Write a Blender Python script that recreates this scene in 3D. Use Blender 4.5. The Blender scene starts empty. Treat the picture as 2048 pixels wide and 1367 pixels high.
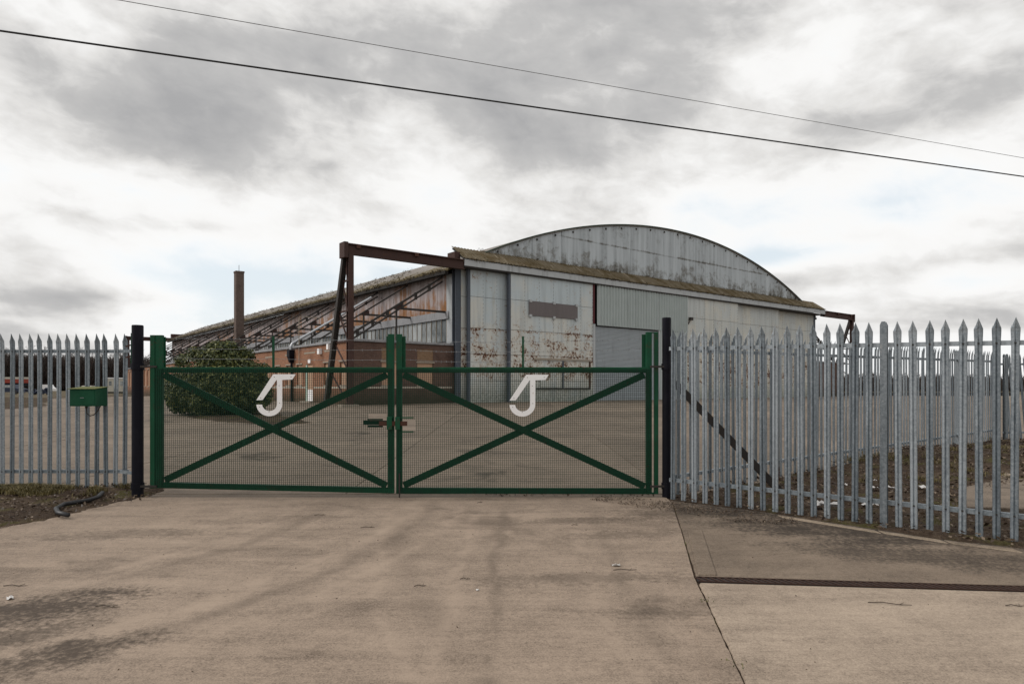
import bpy, bmesh, math, random
import numpy as np
from mathutils import Vector, Matrix, noise as mnoise

random.seed(7); RNG = np.random.default_rng(11)
S = bpy.context.scene
COL = S.collection

# ------------------------------------------------------------------ camera
EYE = 1.6; FPX = 1340.0; CX = 1024.0; HY = 774.0          # photograph is 2048 x 1367
cd = bpy.data.cameras.new('camera'); cam = bpy.data.objects.new('camera', cd); COL.objects.link(cam)
cam.location = (0, 0, EYE); cam.rotation_euler = (math.pi/2, 0, 0)
cd.sensor_width = 36; cd.lens = FPX/2048*36; cd.shift_y = (HY-683.5)/2048
S.cycles.max_bounces = 5; S.cycles.diffuse_bounces = 3; S.cycles.glossy_bounces = 2; S.cycles.transmission_bounces = 2
cd.clip_start = 0.05; cd.clip_end = 4000
S.camera = cam

# ------------------------------------------------------------------ light
SUN_AZ = math.radians(-90); SUN_EL = math.radians(38)     # azimuth from the view axis, to the left
S.view_settings.view_transform = 'Standard'; S.view_settings.look = 'None'
S.view_settings.exposure = 0.15; S.view_settings.gamma = 1.0
S.view_settings.use_curve_mapping = False
sd = bpy.data.lights.new('sun', 'SUN'); sun = bpy.data.objects.new('sun', sd); COL.objects.link(sun)
sd.energy = 1.5; sd.angle = math.radians(22); sd.color = (1.0, 0.97, 0.93)
sdir = Vector((math.sin(SUN_AZ)*math.cos(SUN_EL), math.cos(SUN_AZ)*math.cos(SUN_EL), math.sin(SUN_EL)))
sun.rotation_euler = sdir.to_track_quat('Z', 'Y').to_euler(); sun.location = sdir*60


class G:
    """tiny node-graph builder"""
    def __init__(s, tree):
        s.t = tree; s.n = tree.nodes; s.l = tree.links
    def add(s, typ, **kw):
        n = s.n.new(typ)
        for k, v in kw.items(): setattr(n, k, v)
        return n
    def put(s, sock, v):
        if v is None: return
        if hasattr(v, 'is_output') or isinstance(v, bpy.types.NodeSocket): s.l.new(v, sock)
        elif isinstance(v, (tuple, list)):
            if len(sock.default_value) == 4 and len(v) == 3: v = (*v, 1)
            sock.default_value = v
        else: sock.default_value = v
    def m(s, op, a, b=None, c=None, clamp=False):
        n = s.add('ShaderNodeMath', operation=op, use_clamp=clamp)
        for i, v in enumerate((a, b, c)): s.put(n.inputs[i], v)
        return n.outputs[0]
    def vm(s, op, a, b=None):
        n = s.add('ShaderNodeVectorMath', operation=op)
        s.put(n.inputs[0], a); s.put(n.inputs[1], b)
        return n.outputs[0]
    def sep(s, v):
        n = s.add('ShaderNodeSeparateXYZ'); s.put(n.inputs[0], v); return n.outputs
    def comb(s, x, y, z):
        n = s.add('ShaderNodeCombineXYZ')
        for i, v in enumerate((x, y, z)): s.put(n.inputs[i], v)
        return n.outputs[0]
    def noise(s, vec, scale, detail=4, rough=0.55, dist=0.0, stretch=None, off=None):
        if stretch: vec = s.vm('MULTIPLY', vec, stretch)
        if off: vec = s.vm('ADD', vec, off)
        n = s.add('ShaderNodeTexNoise')
        s.put(n.inputs['Vector'], vec); s.put(n.inputs['Scale'], scale)
        s.put(n.inputs['Detail'], detail); s.put(n.inputs['Roughness'], rough); s.put(n.inputs['Distortion'], dist)
        return n.outputs['Fac']
    def voro(s, vec, scale, feature='F1', out='Distance', rnd=1.0):
        n = s.add('ShaderNodeTexVoronoi', feature=feature)
        s.put(n.inputs['Vector'], vec); s.put(n.inputs['Scale'], scale); s.put(n.inputs['Randomness'], rnd)
        return n.outputs[out]
    def ss(s, v, a, b, lo=0.0, hi=1.0):
        n = s.add('ShaderNodeMapRange', interpolation_type='SMOOTHSTEP')
        s.put(n.inputs[0], v); s.put(n.inputs[1], a); s.put(n.inputs[2], b); s.put(n.inputs[3], lo); s.put(n.inputs[4], hi)
        return n.outputs[0]
    def mix(s, f, a, b, typ='MIX'):
        n = s.add('ShaderNodeMix', data_type='RGBA', blend_type=typ)
        s.put(n.inputs[0], f); s.put(n.inputs[6], a); s.put(n.inputs[7], b)
        return n.outputs[2]
    def ramp(s, f, stops):
        n = s.add('ShaderNodeValToRGB'); e = n.color_ramp.elements
        while len(e) < len(stops): e.new(0.5)
        for i, (p, c) in enumerate(stops): e[i].position = p; e[i].color = (*c, 1) if len(c) == 3 else c
        s.put(n.inputs[0], f); return n.outputs[0]
    def bump(s, h, strength, dist):
        n = s.add('ShaderNodeBump'); s.put(n.inputs['Height'], h)
        s.put(n.inputs['Strength'], strength); s.put(n.inputs['Distance'], dist)
        return n.outputs[0]

# ---- world: Nishita sky seen through gaps in a cloud deck
W = bpy.data.worlds.new('World'); S.world = W; W.use_nodes = True
W.node_tree.nodes.clear(); g = G(W.node_tree)
tc = g.add('ShaderNodeTexCoord'); D = g.vm('NORMALIZE', tc.outputs['Generated'])
dx, dy, dz = g.sep(D)
sky = g.add('ShaderNodeTexSky', sky_type='NISHITA', sun_disc=False)
sky.sun_elevation = SUN_EL; sky.sun_rotation = SUN_AZ; sky.altitude = 30
sky.air_density = 1.0; sky.dust_density = 2.2; sky.ozone_density = 1.0
el = g.m('ARCSINE', dz); az = g.m('ARCTAN2', dx, dy)
dzc = g.m('ADD', g.m('MAXIMUM', dz, 0.0), 0.16)
P = g.comb(g.m('DIVIDE', dx, dzc), g.m('DIVIDE', dy, dzc), 0.0)
warp = g.noise(P, 0.9, 3)
Pw = g.vm('ADD', P, g.comb(g.m('MULTIPLY', warp, 0.9), g.m('MULTIPLY', warp, -0.5), 0.0))
n1 = g.noise(Pw, 0.7, 4, 0.55, 0.3, off=(3.1, 7.7, 0.0))
AN = g.comb(g.m('ADD', g.m('MULTIPLY', az, 5.0), g.m('MULTIPLY', el, 1.6)), g.m('MULTIPLY', el, 9.0), 0.0)
n3 = g.noise(AN, 0.85, 6, 0.52, 0.30, off=(2.0, 6.0, 0.0))
den = g.m('ADD', g.m('MULTIPLY', n1, 0.42), g.m('MULTIPLY', n3, 0.58))      # mean about 0.5
def ang(x, y):
    v = Vector(((x-CX)/FPX, 1.0, (HY-y)/FPX)).normalized()
    return math.atan2(v.x, v.y), math.asin(v.z)
AE = g.comb(az, el, 0.0)
def blob(x, y, rx, ry, amt, rot=0.0):                                        # a bank of cloud in azimuth and elevation
    global bank
    a0, e0 = ang(x, y)
    mp = g.add('ShaderNodeMapping', vector_type='TEXTURE'); g.put(mp.inputs[0], AE)
    mp.inputs[1].default_value = (a0, e0, 0); mp.inputs[2].default_value = (0, 0, rot); mp.inputs[3].default_value = (1.9*rx/FPX, 1.9*ry/FPX, 1)
    gr = g.add('ShaderNodeTexGradient', gradient_type='QUADRATIC_SPHERE'); g.put(gr.inputs[0], mp.outputs[0])
    bank = g.m('MULTIPLY_ADD', gr.outputs[1], amt, bank if bank is not None else 0.0)
bank = None
BLOBS = [(60, 50, 300, 110, .13, 0), (120, 200, 430, 110, .15, -.2), (640, 120, 380, 90, .12, -.15), (560, 270, 300, 75, .10, -.1), (430, 300, 120, 40, .06, 0),
         (1280, 90, 430, 120, .15, 0), (1150, 310, 250, 75, .16, -.1), (1820, 240, 260, 85, .13, 0), (900, 230, 260, 90, .08, 0),
         (190, 592, 150, 32, .24, 0), (390, 455, 100, 22, .12, 0), (40, 630, 160, 30, .12, 0),
         (1650, 480, 230, 22, .12, 0), (1900, 520, 280, 32, .10, .08), (1800, 630, 300, 26, .06, 0), (120, 500, 200, 22, .05, 0),
         (330, 400, 480, 70, -.13, 0), (1420, 390, 260, 100, -.16, 0), (970, 40, 110, 60, -.06, 0), (1480, 170, 110, 80, -.06, .3), (1900, 60, 160, 60, -.05, 0),
         (480, 550, 340, 60, -.22, 0), (1530, 512, 150, 30, -.26, .1), (760, 600, 300, 90, -.18, 0), (1800, 400, 320, 60, -.12, 0), (1850, 570, 380, 40, -.12, 0), (1850, 690, 420, 50, -.14, 0)]
for b in BLOBS: blob(*b)
fine = g.noise(AN, 4.0, 5, 0.6, 0.4, off=(1.0, 5.0, 0.0))
den = g.m('ADD', g.m('ADD', den, bank), g.m('MULTIPLY', g.m('SUBTRACT', fine, 0.5), 0.15))
cloudc = g.ramp(den, [(0.34, (9.2, 9.2, 9.15)), (0.47, (8.5, 8.45, 8.35)), (0.545, (6.9, 6.8, 6.65)), (0.615, (5.0, 4.95, 4.9)), (0.74, (3.7, 3.7, 3.75))])
cover = g.ss(den, 0.22, 0.45, 0.32, 1.0)
skyc = g.mix(1.0, g.mix(.6, sky.outputs[0], (7.6, 8.8, 9.5)), (1.0, 1.0, 1.0), 'MULTIPLY')
below = g.ss(dz, -0.04, 0.0)
wc = g.mix(cover, skyc, cloudc)
wc = g.mix(below, (2.2, 2.0, 1.8), wc)
bg = g.add('ShaderNodeBackground'); g.put(bg.inputs[0], wc); bg.inputs[1].default_value = 0.1
out = g.add('ShaderNodeOutputWorld'); g.l.new(bg.outputs[0], out.inputs[0])

# ------------------------------------------------------------------ helpers
def mk(name):
    m = bpy.data.materials.new(name); m.use_nodes = True
    g = G(m.node_tree); b = g.n['Principled BSDF']
    geo = g.add('ShaderNodeNewGeometry'); tc = g.add('ShaderNodeTexCoord'); oi = g.add('ShaderNodeObjectInfo')
    g.pos = geo.outputs['Position']; g.obj = tc.outputs['Object']; g.rnd = oi.outputs['Random']
    g.isl = geo.outputs['Random Per Island']; g.nrm = geo.outputs['Normal']; g.b = b
    return m, g
def fin(g, col=None, rough=None, metal=None, normal=None, spec=None):
    if col is not None: g.put(g.b.inputs['Base Color'], col)
    if rough is not None: g.put(g.b.inputs['Roughness'], rough)
    if metal is not None: g.put(g.b.inputs['Metallic'], metal)
    if spec is not None: g.put(g.b.inputs['Specular IOR Level'], spec)
    if normal is not None: g.put(g.b.inputs['Normal'], normal)

class MB:
    def __init__(s): s.v = []; s.f = []; s.mi = []; s.cur = 0
    def add(s, vs, fs):
        o = len(s.v); s.v.extend([tuple(p) for p in vs]); s.f.extend([tuple(i+o for i in f) for f in fs]); s.mi.extend([s.cur]*len(fs))
        return s
    def box(s, x0, x1, y0, y1, z0, z1):
        if x0 > x1: x0, x1 = x1, x0
        if y0 > y1: y0, y1 = y1, y0
        if z0 > z1: z0, z1 = z1, z0
        return s.add([(x0,y0,z0),(x1,y0,z0),(x1,y1,z0),(x0,y1,z0),(x0,y0,z1),(x1,y0,z1),(x1,y1,z1),(x0,y1,z1)],
              [(3,2,1,0),(4,5,6,7),(0,1,5,4),(1,2,6,5),(2,3,7,6),(3,0,4,7)])
    def frame(s, p0, p1, up=(0,0,1)):
        p0, p1 = Vector(p0), Vector(p1); d = (p1-p0).normalized(); up = Vector(up)
        if abs(d.dot(up)) > .98: up = Vector((0,1,0))
        a = d.cross(up).normalized(); b = a.cross(d).normalized()
        return p0, p1, a, b
    def bar(s, p0, p1, w, h, up=(0,0,1)):
        p0, p1, a, b = s.frame(p0, p1, up); a = a*w/2; b = b*h/2
        vs = [p+i*a+j*b for p in (p0, p1) for i, j in ((-1,-1),(1,-1),(1,1),(-1,1))]
        return s.add(vs, [(0,1,2,3),(7,6,5,4),(0,4,5,1),(1,5,6,2),(2,6,7,3),(3,7,4,0)])
    def ibeam(s, p0, p1, w, h, tf=.03, tw=.02, up=(0,0,1)):
        p0_, p1_, a, b = s.frame(p0, p1, up)
        for k in (-1, 1):
            o = b*k*(h/2-tf/2); s.bar(p0_+o, p1_+o, w, tf, up)
        return s.bar(p0_, p1_, tw, h-2*tf, up)
    def tube(s, pts, r, n=8, cap=True):
        pts = [Vector(p) for p in pts]; rs = r if isinstance(r, (list, tuple)) else [r]*len(pts)
        rings = []; o = len(s.v); prev = None
        for i, p in enumerate(pts):
            d = (pts[min(i+1, len(pts)-1)]-pts[max(i-1, 0)]).normalized()
            if prev is None:
                up = Vector((0,0,1)) if abs(d.z) < .95 else Vector((1,0,0)); a = d.cross(up).normalized()
            else: a = (prev - d*prev.dot(d)).normalized()
            prev = a; b = d.cross(a)
            s.v.extend([tuple(p+(a*math.cos(t)+b*math.sin(t))*rs[i]) for t in [2*math.pi*k/n for k in range(n)]])
        for i in range(len(pts)-1):
            for k in range(n):
                q = o+i*n; s.f.append((q+k, q+(k+1)%n, q+n+(k+1)%n, q+n+k)); s.mi.append(s.cur)
        if cap:
            s.f.append(tuple(o+k for k in range(n))[::-1]); s.mi.append(s.cur)
            q = o+(len(pts)-1)*n; s.f.append(tuple(q+k for k in range(n))); s.mi.append(s.cur)
        return s
    def prism(s, poly, y0, y1):                       # polygon in (x,z), extruded along y
        n = len(poly)
        vs = [(x, y0, z) for x, z in poly]+[(x, y1, z) for x, z in poly]
        fs = [tuple(range(n)), tuple(range(2*n-1, n-1, -1))]+[(i, n+i, n+(i+1)%n, (i+1)%n) for i in range(n)]
        return s.add(vs, fs)
    def mesh(s, name, mats, smooth=False):
        me = bpy.data.meshes.new(name); me.from_pydata(s.v, [], s.f)
        for m in (mats if isinstance(mats, (list, tuple)) else [mats]): me.materials.append(m)
        if any(s.mi): me.polygons.foreach_set('material_index', s.mi)
        bm = bmesh.new(); bm.from_mesh(me); bmesh.ops.recalc_face_normals(bm, faces=bm.faces); bm.to_mesh(me); bm.free()
        if smooth: me.polygons.foreach_set('use_smooth', [True]*len(me.polygons))
        me.update(); return me
    def obj(s, name, mats, parent=None, smooth=False, bevel=0):
        o = bpy.data.objects.new(name, s.mesh(name, mats, smooth)); COL.objects.link(o)
        if parent is not None: o.parent = parent
        if bevel:
            b = o.modifiers.new('bevel', 'BEVEL'); b.width = bevel; b.segments = 1; b.limit_method = 'ANGLE'
        return o
def tag(o, label=None, cat=None, group=None, kind=None):
    if label: o['label'] = label
    if cat: o['category'] = cat
    if group: o['group'] = group
    if kind: o['kind'] = kind
    return o
def empty(name, loc=(0,0,0), rz=0):
    o = bpy.data.objects.new(name, None); COL.objects.link(o); o.location = loc; o.rotation_euler = (0,0,rz); o.empty_display_size = .3
    return o
def inst(name, me, parent, loc=(0,0,0), rz=0, rot=None):
    o = bpy.data.objects.new(name, me); COL.objects.link(o); o.parent = parent; o.location = loc
    o.rotation_euler = rot if rot else (0,0,rz)
    return o
def npmesh(name, V, Fq, mats, parent=None, smooth=False, mi=None):
    me = bpy.data.meshes.new(name); k = Fq.shape[1]
    me.vertices.add(len(V)); me.vertices.foreach_set('co', np.asarray(V, np.float32).ravel())
    me.loops.add(Fq.size); me.loops.foreach_set('vertex_index', Fq.astype(np.int32).ravel())
    me.polygons.add(len(Fq)); me.polygons.foreach_set('loop_start', np.arange(0, Fq.size, k, dtype=np.int32))
    me.polygons.foreach_set('loop_total', np.full(len(Fq), k, np.int32))
    for m in (mats if isinstance(mats, (list, tuple)) else [mats]): me.materials.append(m)
    if mi is not None: me.polygons.foreach_set('material_index', mi)
    if smooth: me.polygons.foreach_set('use_smooth', [True]*len(Fq))
    me.update(calc_edges=True); me.validate()
    o = bpy.data.objects.new(name, me); COL.objects.link(o)
    if parent is not None: o.parent = parent
    return o

def hgt(Y):
    if Y <= 9.8: return -0.03*(9.8-Y)
    return 0.6*min(1.0, (Y-9.8)/33.2)
def gp(x, y):
    """ground point seen at photo pixel (x, y)"""
    d = 8.0
    for _ in range(60): d = .5*d+.5*(EYE-hgt(d))*FPX/max(y-HY, 4)
    return Vector(((x-CX)*d/FPX, d, hgt(d)))
def at(x, y, d): return Vector(((x-CX)*d/FPX, d, EYE+(HY-y)*d/FPX))

# ------------------------------------------------------------------ materials
def m_concrete(name, light, dark, streak=1.0, marks=False, slabvar=0.0, stainy=.5):
    m, g = mk(name); p = g.pos
    a = g.noise(p, .45, 5, .6); b = g.noise(p, 2.4, 6, .66, .5); c = g.noise(p, 75, 3, .75); c2 = g.noise(p, 22, 4, .7)
    v = g.m('ADD', g.m('MULTIPLY', a, .55), g.m('MULTIPLY', b, .45))
    st = g.noise(p, 1.0, 6, .66, .35, stretch=(.55, 4.5, 1)); st2 = g.noise(p, 1.0, 3, .6, .2, stretch=(2.2, 60, 1))
    v = g.m('ADD', v, g.m('ADD', g.m('MULTIPLY', g.m('SUBTRACT', st, .5), .42*streak), g.m('MULTIPLY', g.m('SUBTRACT', st2, .5), .22*streak)))
    v = g.m('ADD', v, g.m('ADD', g.m('MULTIPLY', g.m('SUBTRACT', c, .5), .95), g.m('MULTIPLY', g.m('SUBTRACT', c2, .5), .45)))
    col = g.ramp(v, [(.15, tuple(x*.8 for x in dark)), (.38, tuple((x*.55+y*.45) for x, y in zip(light, dark))), (.55, light), (.85, tuple(x*1.35 for x in light))])
    if slabvar:
        col = g.mix(g.m('MULTIPLY', g.rnd, slabvar), col, tuple(x*.7 for x in dark))
    # dark grime with its own ragged outline
    s = g.noise(p, .42, 7, .72, .7, off=(4, 9, 2)); s = g.ss(s, .55, .70, 0, stainy)
    col = g.mix(s, col, tuple(x*.6 for x in dark))
    if marks:
        X, Y, Z = g.sep(p); wob = g.m('MULTIPLY', g.m('SUBTRACT', g.noise(p, 1.3, 4), .5), .3)
        def arc(cx_, cy_, r, w, amt, y0, y1):
            rr = g.m('SQRT', g.m('ADD', g.m('POWER', g.m('SUBTRACT', X, cx_), 2), g.m('POWER', g.m('SUBTRACT', Y, cy_), 2)))
            dd = g.m('ABSOLUTE', g.m('ADD', g.m('SUBTRACT', rr, r), wob))
            k = g.m('MULTIPLY', g.ss(dd, 0, w, amt, 0), g.ss(b, .36, .6, .1, 1))
            return g.m('MULTIPLY', k, g.m('MULTIPLY', g.ss(Y, y0, y0+.9), g.ss(Y, y1-.8, y1, 1, 0)))
        for args in ((-8.2, 9.2, 7.15, .16, .42, 4.2, 9.8), (-8.2, 9.2, 5.7, .16, .35, 4.2, 9.7), (60, 6, 60.15, .10, .40, 3.0, 9.3), (60, 6, 59.0, .16, .3, 4.0, 9.0), (9.5, 9.2, 10.9, .2, .25, 3.4, 9.3)):
            col = g.mix(arc(*args), col, tuple(x*.55 for x in dark))
        for args in ((-8.2, 9.2, 6.85, .20, .6, 4.0, 9.8), (-8.2, 9.2, 7.5, .12, .45, 4.2, 9.6), (60, 6, 60.5, .12, .45, 3.0, 9.3), (-8.2, 9.2, 5.35, .10, .5, 4.2, 9.7), (60, 6, 59.3, .12, .4, 3.2, 9.0), (14, 9.5, 15.6, .10, .4, 3.2, 9.6)):
            col = g.mix(arc(*args), col, tuple(x*1.24 for x in light))
        for i_, (sx, sy, rx, ry, amt) in enumerate(STAINS):
            ro = .62 if i_ < 3 else (-.3 if i_ in (6, 7, 8) else .12)
            xa, ya = g.m('SUBTRACT', X, sx), g.m('SUBTRACT', Y, sy); cr, sr = math.cos(ro), math.sin(ro)
            xr_ = g.m('ADD', g.m('MULTIPLY', xa, cr), g.m('MULTIPLY', ya, sr)); yr_ = g.m('SUBTRACT', g.m('MULTIPLY', ya, cr), g.m('MULTIPLY', xa, sr))
            q = g.m('ADD', g.m('POWER', g.m('DIVIDE', xr_, rx), 2), g.m('POWER', g.m('DIVIDE', yr_, ry), 2))
            k = g.m('SUBTRACT', g.m('SUBTRACT', 1.0, g.m('ADD', q, g.m('MULTIPLY', g.m('SUBTRACT', c2, .5), 1.5))), g.m('MULTIPLY', g.m('ADD', g.m('MULTIPLY', st, .5), g.m('MULTIPLY', b, .5)), 1.7))
            col = g.mix(g.ss(k, -.50, .25, 0, amt), col, g.mix(c2, tuple(x*.42 for x in dark), tuple(x*.75 for x in dark)))
    sp = g.ss(g.voro(p, 11), .0, .10, .6, 0); sp = g.m('MULTIPLY', sp, g.ss(g.noise(p, 1.5, 3), .50, .58))
    col = g.mix(sp, col, (.03, .025, .02))
    h = g.m('ADD', g.m('ADD', g.m('MULTIPLY', c, .7), g.m('MULTIPLY', c2, .5)), g.m('MULTIPLY', st2, .5))
    fin(g, col, g.m('ADD', .72, g.m('MULTIPLY', b, .2)), 0, g.bump(h, .4, .008), .2)
    return m
STAINS = [(-3.8, 5.2, 1.3, .55, .95), (-3.0, 4.4, .95, .38, .9), (-3.5, 4.7, .8, .3, .7), (-4.4, 7.6, 1.6, .35, .4), (-2.9, 8.3, 1.6, .35, .3), (2.2, 8.7, 1.6, .6, .6), (4.1, 7.7, 2.6, 1.0, .95), (2.9, 8.9, 1.7, .7, .95), (4.2, 6.7, 2.2, .6, .75), (.9, 8.3, 1.5, .3, .45), (1.3, 7.6, 1.2, .3, .4), (.6, 6.0, 1.6, .3, .35), (1.5, 5.2, 1.3, .25, .3), (6.6, 6.7, 1.5, .4, .6)]
M_DRIVE = m_concrete('drive_concrete', (.300, .232, .177), (.112, .083, .062), 1.15, True)
M_DRIVE2 = m_concrete('newer_drive_concrete', (.355, .282, .217), (.160, .122, .092), 1.1, False, 0, .25)
M_DRIVE3 = m_concrete('grimy_drive_concrete', (.205, .158, .118), (.075, .057, .043), 1.0, True)
M_YARD = m_concrete('yard_concrete', (.225, .178, .136), (.080, .062, .047), 1.4, False, .35, .75)
M_PALE = m_concrete('edge_concrete', (.31, .245, .18), (.13, .10, .074), .3, False, 0, .9)

def m_dirt():
    m, g = mk('dirt'); p = g.pos
    a = g.noise(p, 1.1, 6, .65); b = g.noise(p, 14, 5, .7); c = g.voro(p, 38)
    col = g.ramp(g.m('ADD', g.m('MULTIPLY', a, .5), g.m('MULTIPLY', b, .5)), [(.30, (.022, .016, .012)), (.5, (.062, .043, .030)), (.68, (.13, .095, .066))])
    gr = g.ss(g.noise(p, 1.7, 5, .6, off=(5, 1, 0)), .52, .66, 0, .75)
    col = g.mix(gr, col, (.075, .068, .022))
    fin(g, col, .95, 0, g.bump(g.m('ADD', b, g.m('MULTIPLY', c, .6)), .8, .03), .1); return m
M_DIRT = m_dirt()
def m_ground():
    m, g = mk('rough_ground'); p = g.pos
    a = g.noise(p, .05, 5, .6); b = g.noise(p, 1.4, 5, .7)
    col = g.ramp(g.m('ADD', g.m('MULTIPLY', a, .6), g.m('MULTIPLY', b, .4)), [(.3, (.05, .036, .025)), (.5, (.11, .088, .06)), (.62, (.14, .13, .05)), (.75, (.18, .16, .08))])
    fin(g, col, .95, 0, g.bump(b, .6, .1), .1); return m
M_GROUND = m_ground()
def m_galv(name='galvanised_steel', tone=1.0):
    m, g = mk(name); p = g.pos
    a = g.noise(p, 30, 3, .6); b = g.noise(p, 2.2, 4, .6, 0, stretch=(6, 6, .6)); c = g.voro(p, 55, out='Color')
    cr = g.sep(c)[0]
    v = g.m('ADD', g.m('ADD', g.m('MULTIPLY', a, .3), g.m('MULTIPLY', b, .5)), g.m('ADD', g.m('MULTIPLY', cr, .14), g.m('MULTIPLY', g.rnd, .28)))
    col = g.ramp(v, [(.3, tuple(tone*x for x in (.105, .126, .144))), (.55, tuple(tone*x for x in (.205, .235, .258))), (.8, tuple(tone*x for x in (.38, .415, .44)))])
    wt = g.ss(g.noise(p, 24, 4, .7, off=(3, 0, 0), stretch=(1, 1, .35)), .62, .72, 0, .45)
    col = g.mix(wt, col, (.5, .5, .48))
    fin(g, col, g.m('ADD', .36, g.m('MULTIPLY', a, .25)), .55, g.bump(a, .1, .002), .4); return m
M_GALV = m_galv()
def m_paint(name, col, rough=.42, dirt=.35, rust=.15, rcol=(.10, .035, .015), scale=6.0, bumpy=.12, spec=.35):
    m, g = mk(name); p = g.pos
    a = g.noise(p, scale, 5, .65); b = g.noise(p, scale*5, 4, .7)
    c = g.mix(g.m('MULTIPLY', a, .5 if max(col) < .7 else .12), col, tuple(x*.55 for x in col))
    st = g.noise(p, 1.0, 4, .6, 0, stretch=(scale*2, scale*2, scale*.12))
    c = g.mix(g.ss(g.noise(p, scale*.35, 4, .6, off=(8, 2, 5)), .5, .7, 0, .35 if max(col) < .12 else 0), c, tuple(x*1.5+.012 for x in col))
    c = g.mix(g.ss(st, .5, .75, 0, dirt), c, tuple(x*.35+.012 for x in col))
    r = g.ss(g.m('ADD', g.m('MULTIPLY', a, .5), g.m('MULTIPLY', b, .5)), .62-.1*rust, .68, 0, min(1, rust*4))
    c = g.mix(r, c, rcol)
    fin(g, c, g.m('ADD', rough, g.m('MULTIPLY', b, .25)), 0, g.bump(b, bumpy, .004), spec); return m
M_GREEN = m_paint('green_paint', (.003, .066, .029), .42, .6, .85, (.05, .032, .018), spec=.22)
M_DKG = m_paint('dark_dirty_green', (.004, .026, .015), .7, .5, .8, (.03, .016, .01), spec=.15)
M_MESH, _g = mk('dark_green_wire'); fin(_g, (.006, .030, .018), .6, 0, None, .2)
M_BOXG = m_paint('box_green', (.004, .062, .028), .5, .3, .12, spec=.2)
M_BLACK = m_paint('black_paint', (.005, .005, .010), .45, .35, .3, (.02, .017, .022), spec=.14)
M_WHITE = m_paint('white_paint', (.93, .92, .92), .5, .03, .10, (.35, .16, .03), 9)
M_RSJ = m_paint('rusty_brown_steel', (.060, .030, .024), .7, .55, .5, (.09, .04, .02), 2.2)
M_DARKST = m_paint('dark_weathered_steel', (.040, .034, .030), .6, .4, .4, (.10, .045, .018), 2.0)
M_BLUEST = m_paint('blue_grey_steel', (.085, .10, .125), .6, .6, .5, (.07, .028, .02), 2.0)
M_RUSTY = m_paint('bolt_rust', (.07, .03, .019), .75, .4, .5)
M_DRAIN = m_paint('drain_iron', (.050, .026, .018), .85, .4, .4, (.085, .04, .022), 12)
M_MAROON = m_paint('maroon_paint', (.10, .018, .022), .6, .5, .3, scale=2)
M_SILVER, _g = mk('new_zinc'); fin(_g, (.50, .51, .53), .4, .7)
M_ASPH, _g = mk('black_rubber'); fin(_g, (.012, .012, .014), .5, 0)
M_CABLE, _g = mk('cable_black'); fin(_g, (.008, .008, .009), .6, 0)
M_CABLE2, _g = mk('cable_grey'); fin(_g, (.16, .16, .165), .6, 0)
M_TWIG, _g = mk('twig'); fin(_g, (.045, .03, .02), .9, 0)
M_WIRE = m_paint('wire_zinc', (.25, .26, .27), .5, .3, .2)

def m_sheet(name, top, low, rustz, green=.5):
    """painted steel door sheet: chalky paint, vertical run-off, rust blisters"""
    m, g = mk(name); p = g.obj if False else g.pos
    X, Y, Z = g.sep(p)
    st = g.noise(p, 1.0, 5, .6, 0, stretch=(3.2, 3.2, .22)); a = g.noise(p, .8, 5, .6); b = g.noise(p, 7, 6, .68, .3)
    f = g.m('ADD', g.ss(Z, 3.0, 8.5, 0, .55), g.m('ADD', g.m('MULTIPLY', g.m('SUBTRACT', g.rnd, .5), .5), g.m('MULTIPLY', g.m('SUBTRACT', a, .5), 1.4)))
    col = g.mix(g.ss(f, 0, .7), low, top)
    col = g.mix(g.ss(st, .45, .75, 0, .55), col, tuple(x*.62 for x in top))
    yel = g.ss(g.noise(p, 1.0, 5, .6, .2, stretch=(2.2, 2.2, .5), off=(7, 3, 1)), .58, .74, 0, .42)
    col = g.mix(yel, col, (.36, .29, .18))
    col = g.mix(g.m('MULTIPLY', g.ss(Z, .6, 2.6, 1, 0), g.ss(b, .3, .6, .25, green*1.4)), col, (.10, .125, .095))
    # rust, most of it at mid height
    zr = g.m('MULTIPLY', g.ss(Z, rustz[0], rustz[0]+.8), g.ss(Z, rustz[1]-1.6, rustz[1]+1.4, 1, .1))
    blot = g.noise(p, 1.15, 4, .6, off=(2, 5, 8))
    seam = g.m('ADD', g.ss(g.m('ABSOLUTE', g.m('SUBTRACT', Z, 5.40)), 0, .16, .085, 0), g.ss(g.m('ABSOLUTE', g.m('SUBTRACT', Z, 3.74)), 0, .12, .05, 0))
    r = g.m('ADD', g.m('MULTIPLY', b, .62), g.m('ADD', g.m('ADD', g.m('MULTIPLY', blot, .5), seam), g.m('MULTIPLY', zr, .12)))
    halo = g.ss(r, .645, .75, 0, .65); core = g.ss(r, .735, .752)
    col = g.mix(halo, col, (.30, .17, .075)); col = g.mix(core, col, g.mix(b, (.045, .018, .014), (.12, .04, .016)))
    fin(g, col, .62, .1, g.bump(g.m('SUBTRACT', g.noise(p, 2.2, 4, .5), g.m('MULTIPLY', core, .25)), .25, .03), .3); return m
M_SHEET = m_sheet('door_sheet_paint', (.47, .53, .555), (.56, .56, .52), (1.6, 5.6))
M_SHEET2 = m_sheet('door_sheet_cream_paint', (.50, .525, .515), (.58, .565, .50), (1.0, 5.0))
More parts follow.
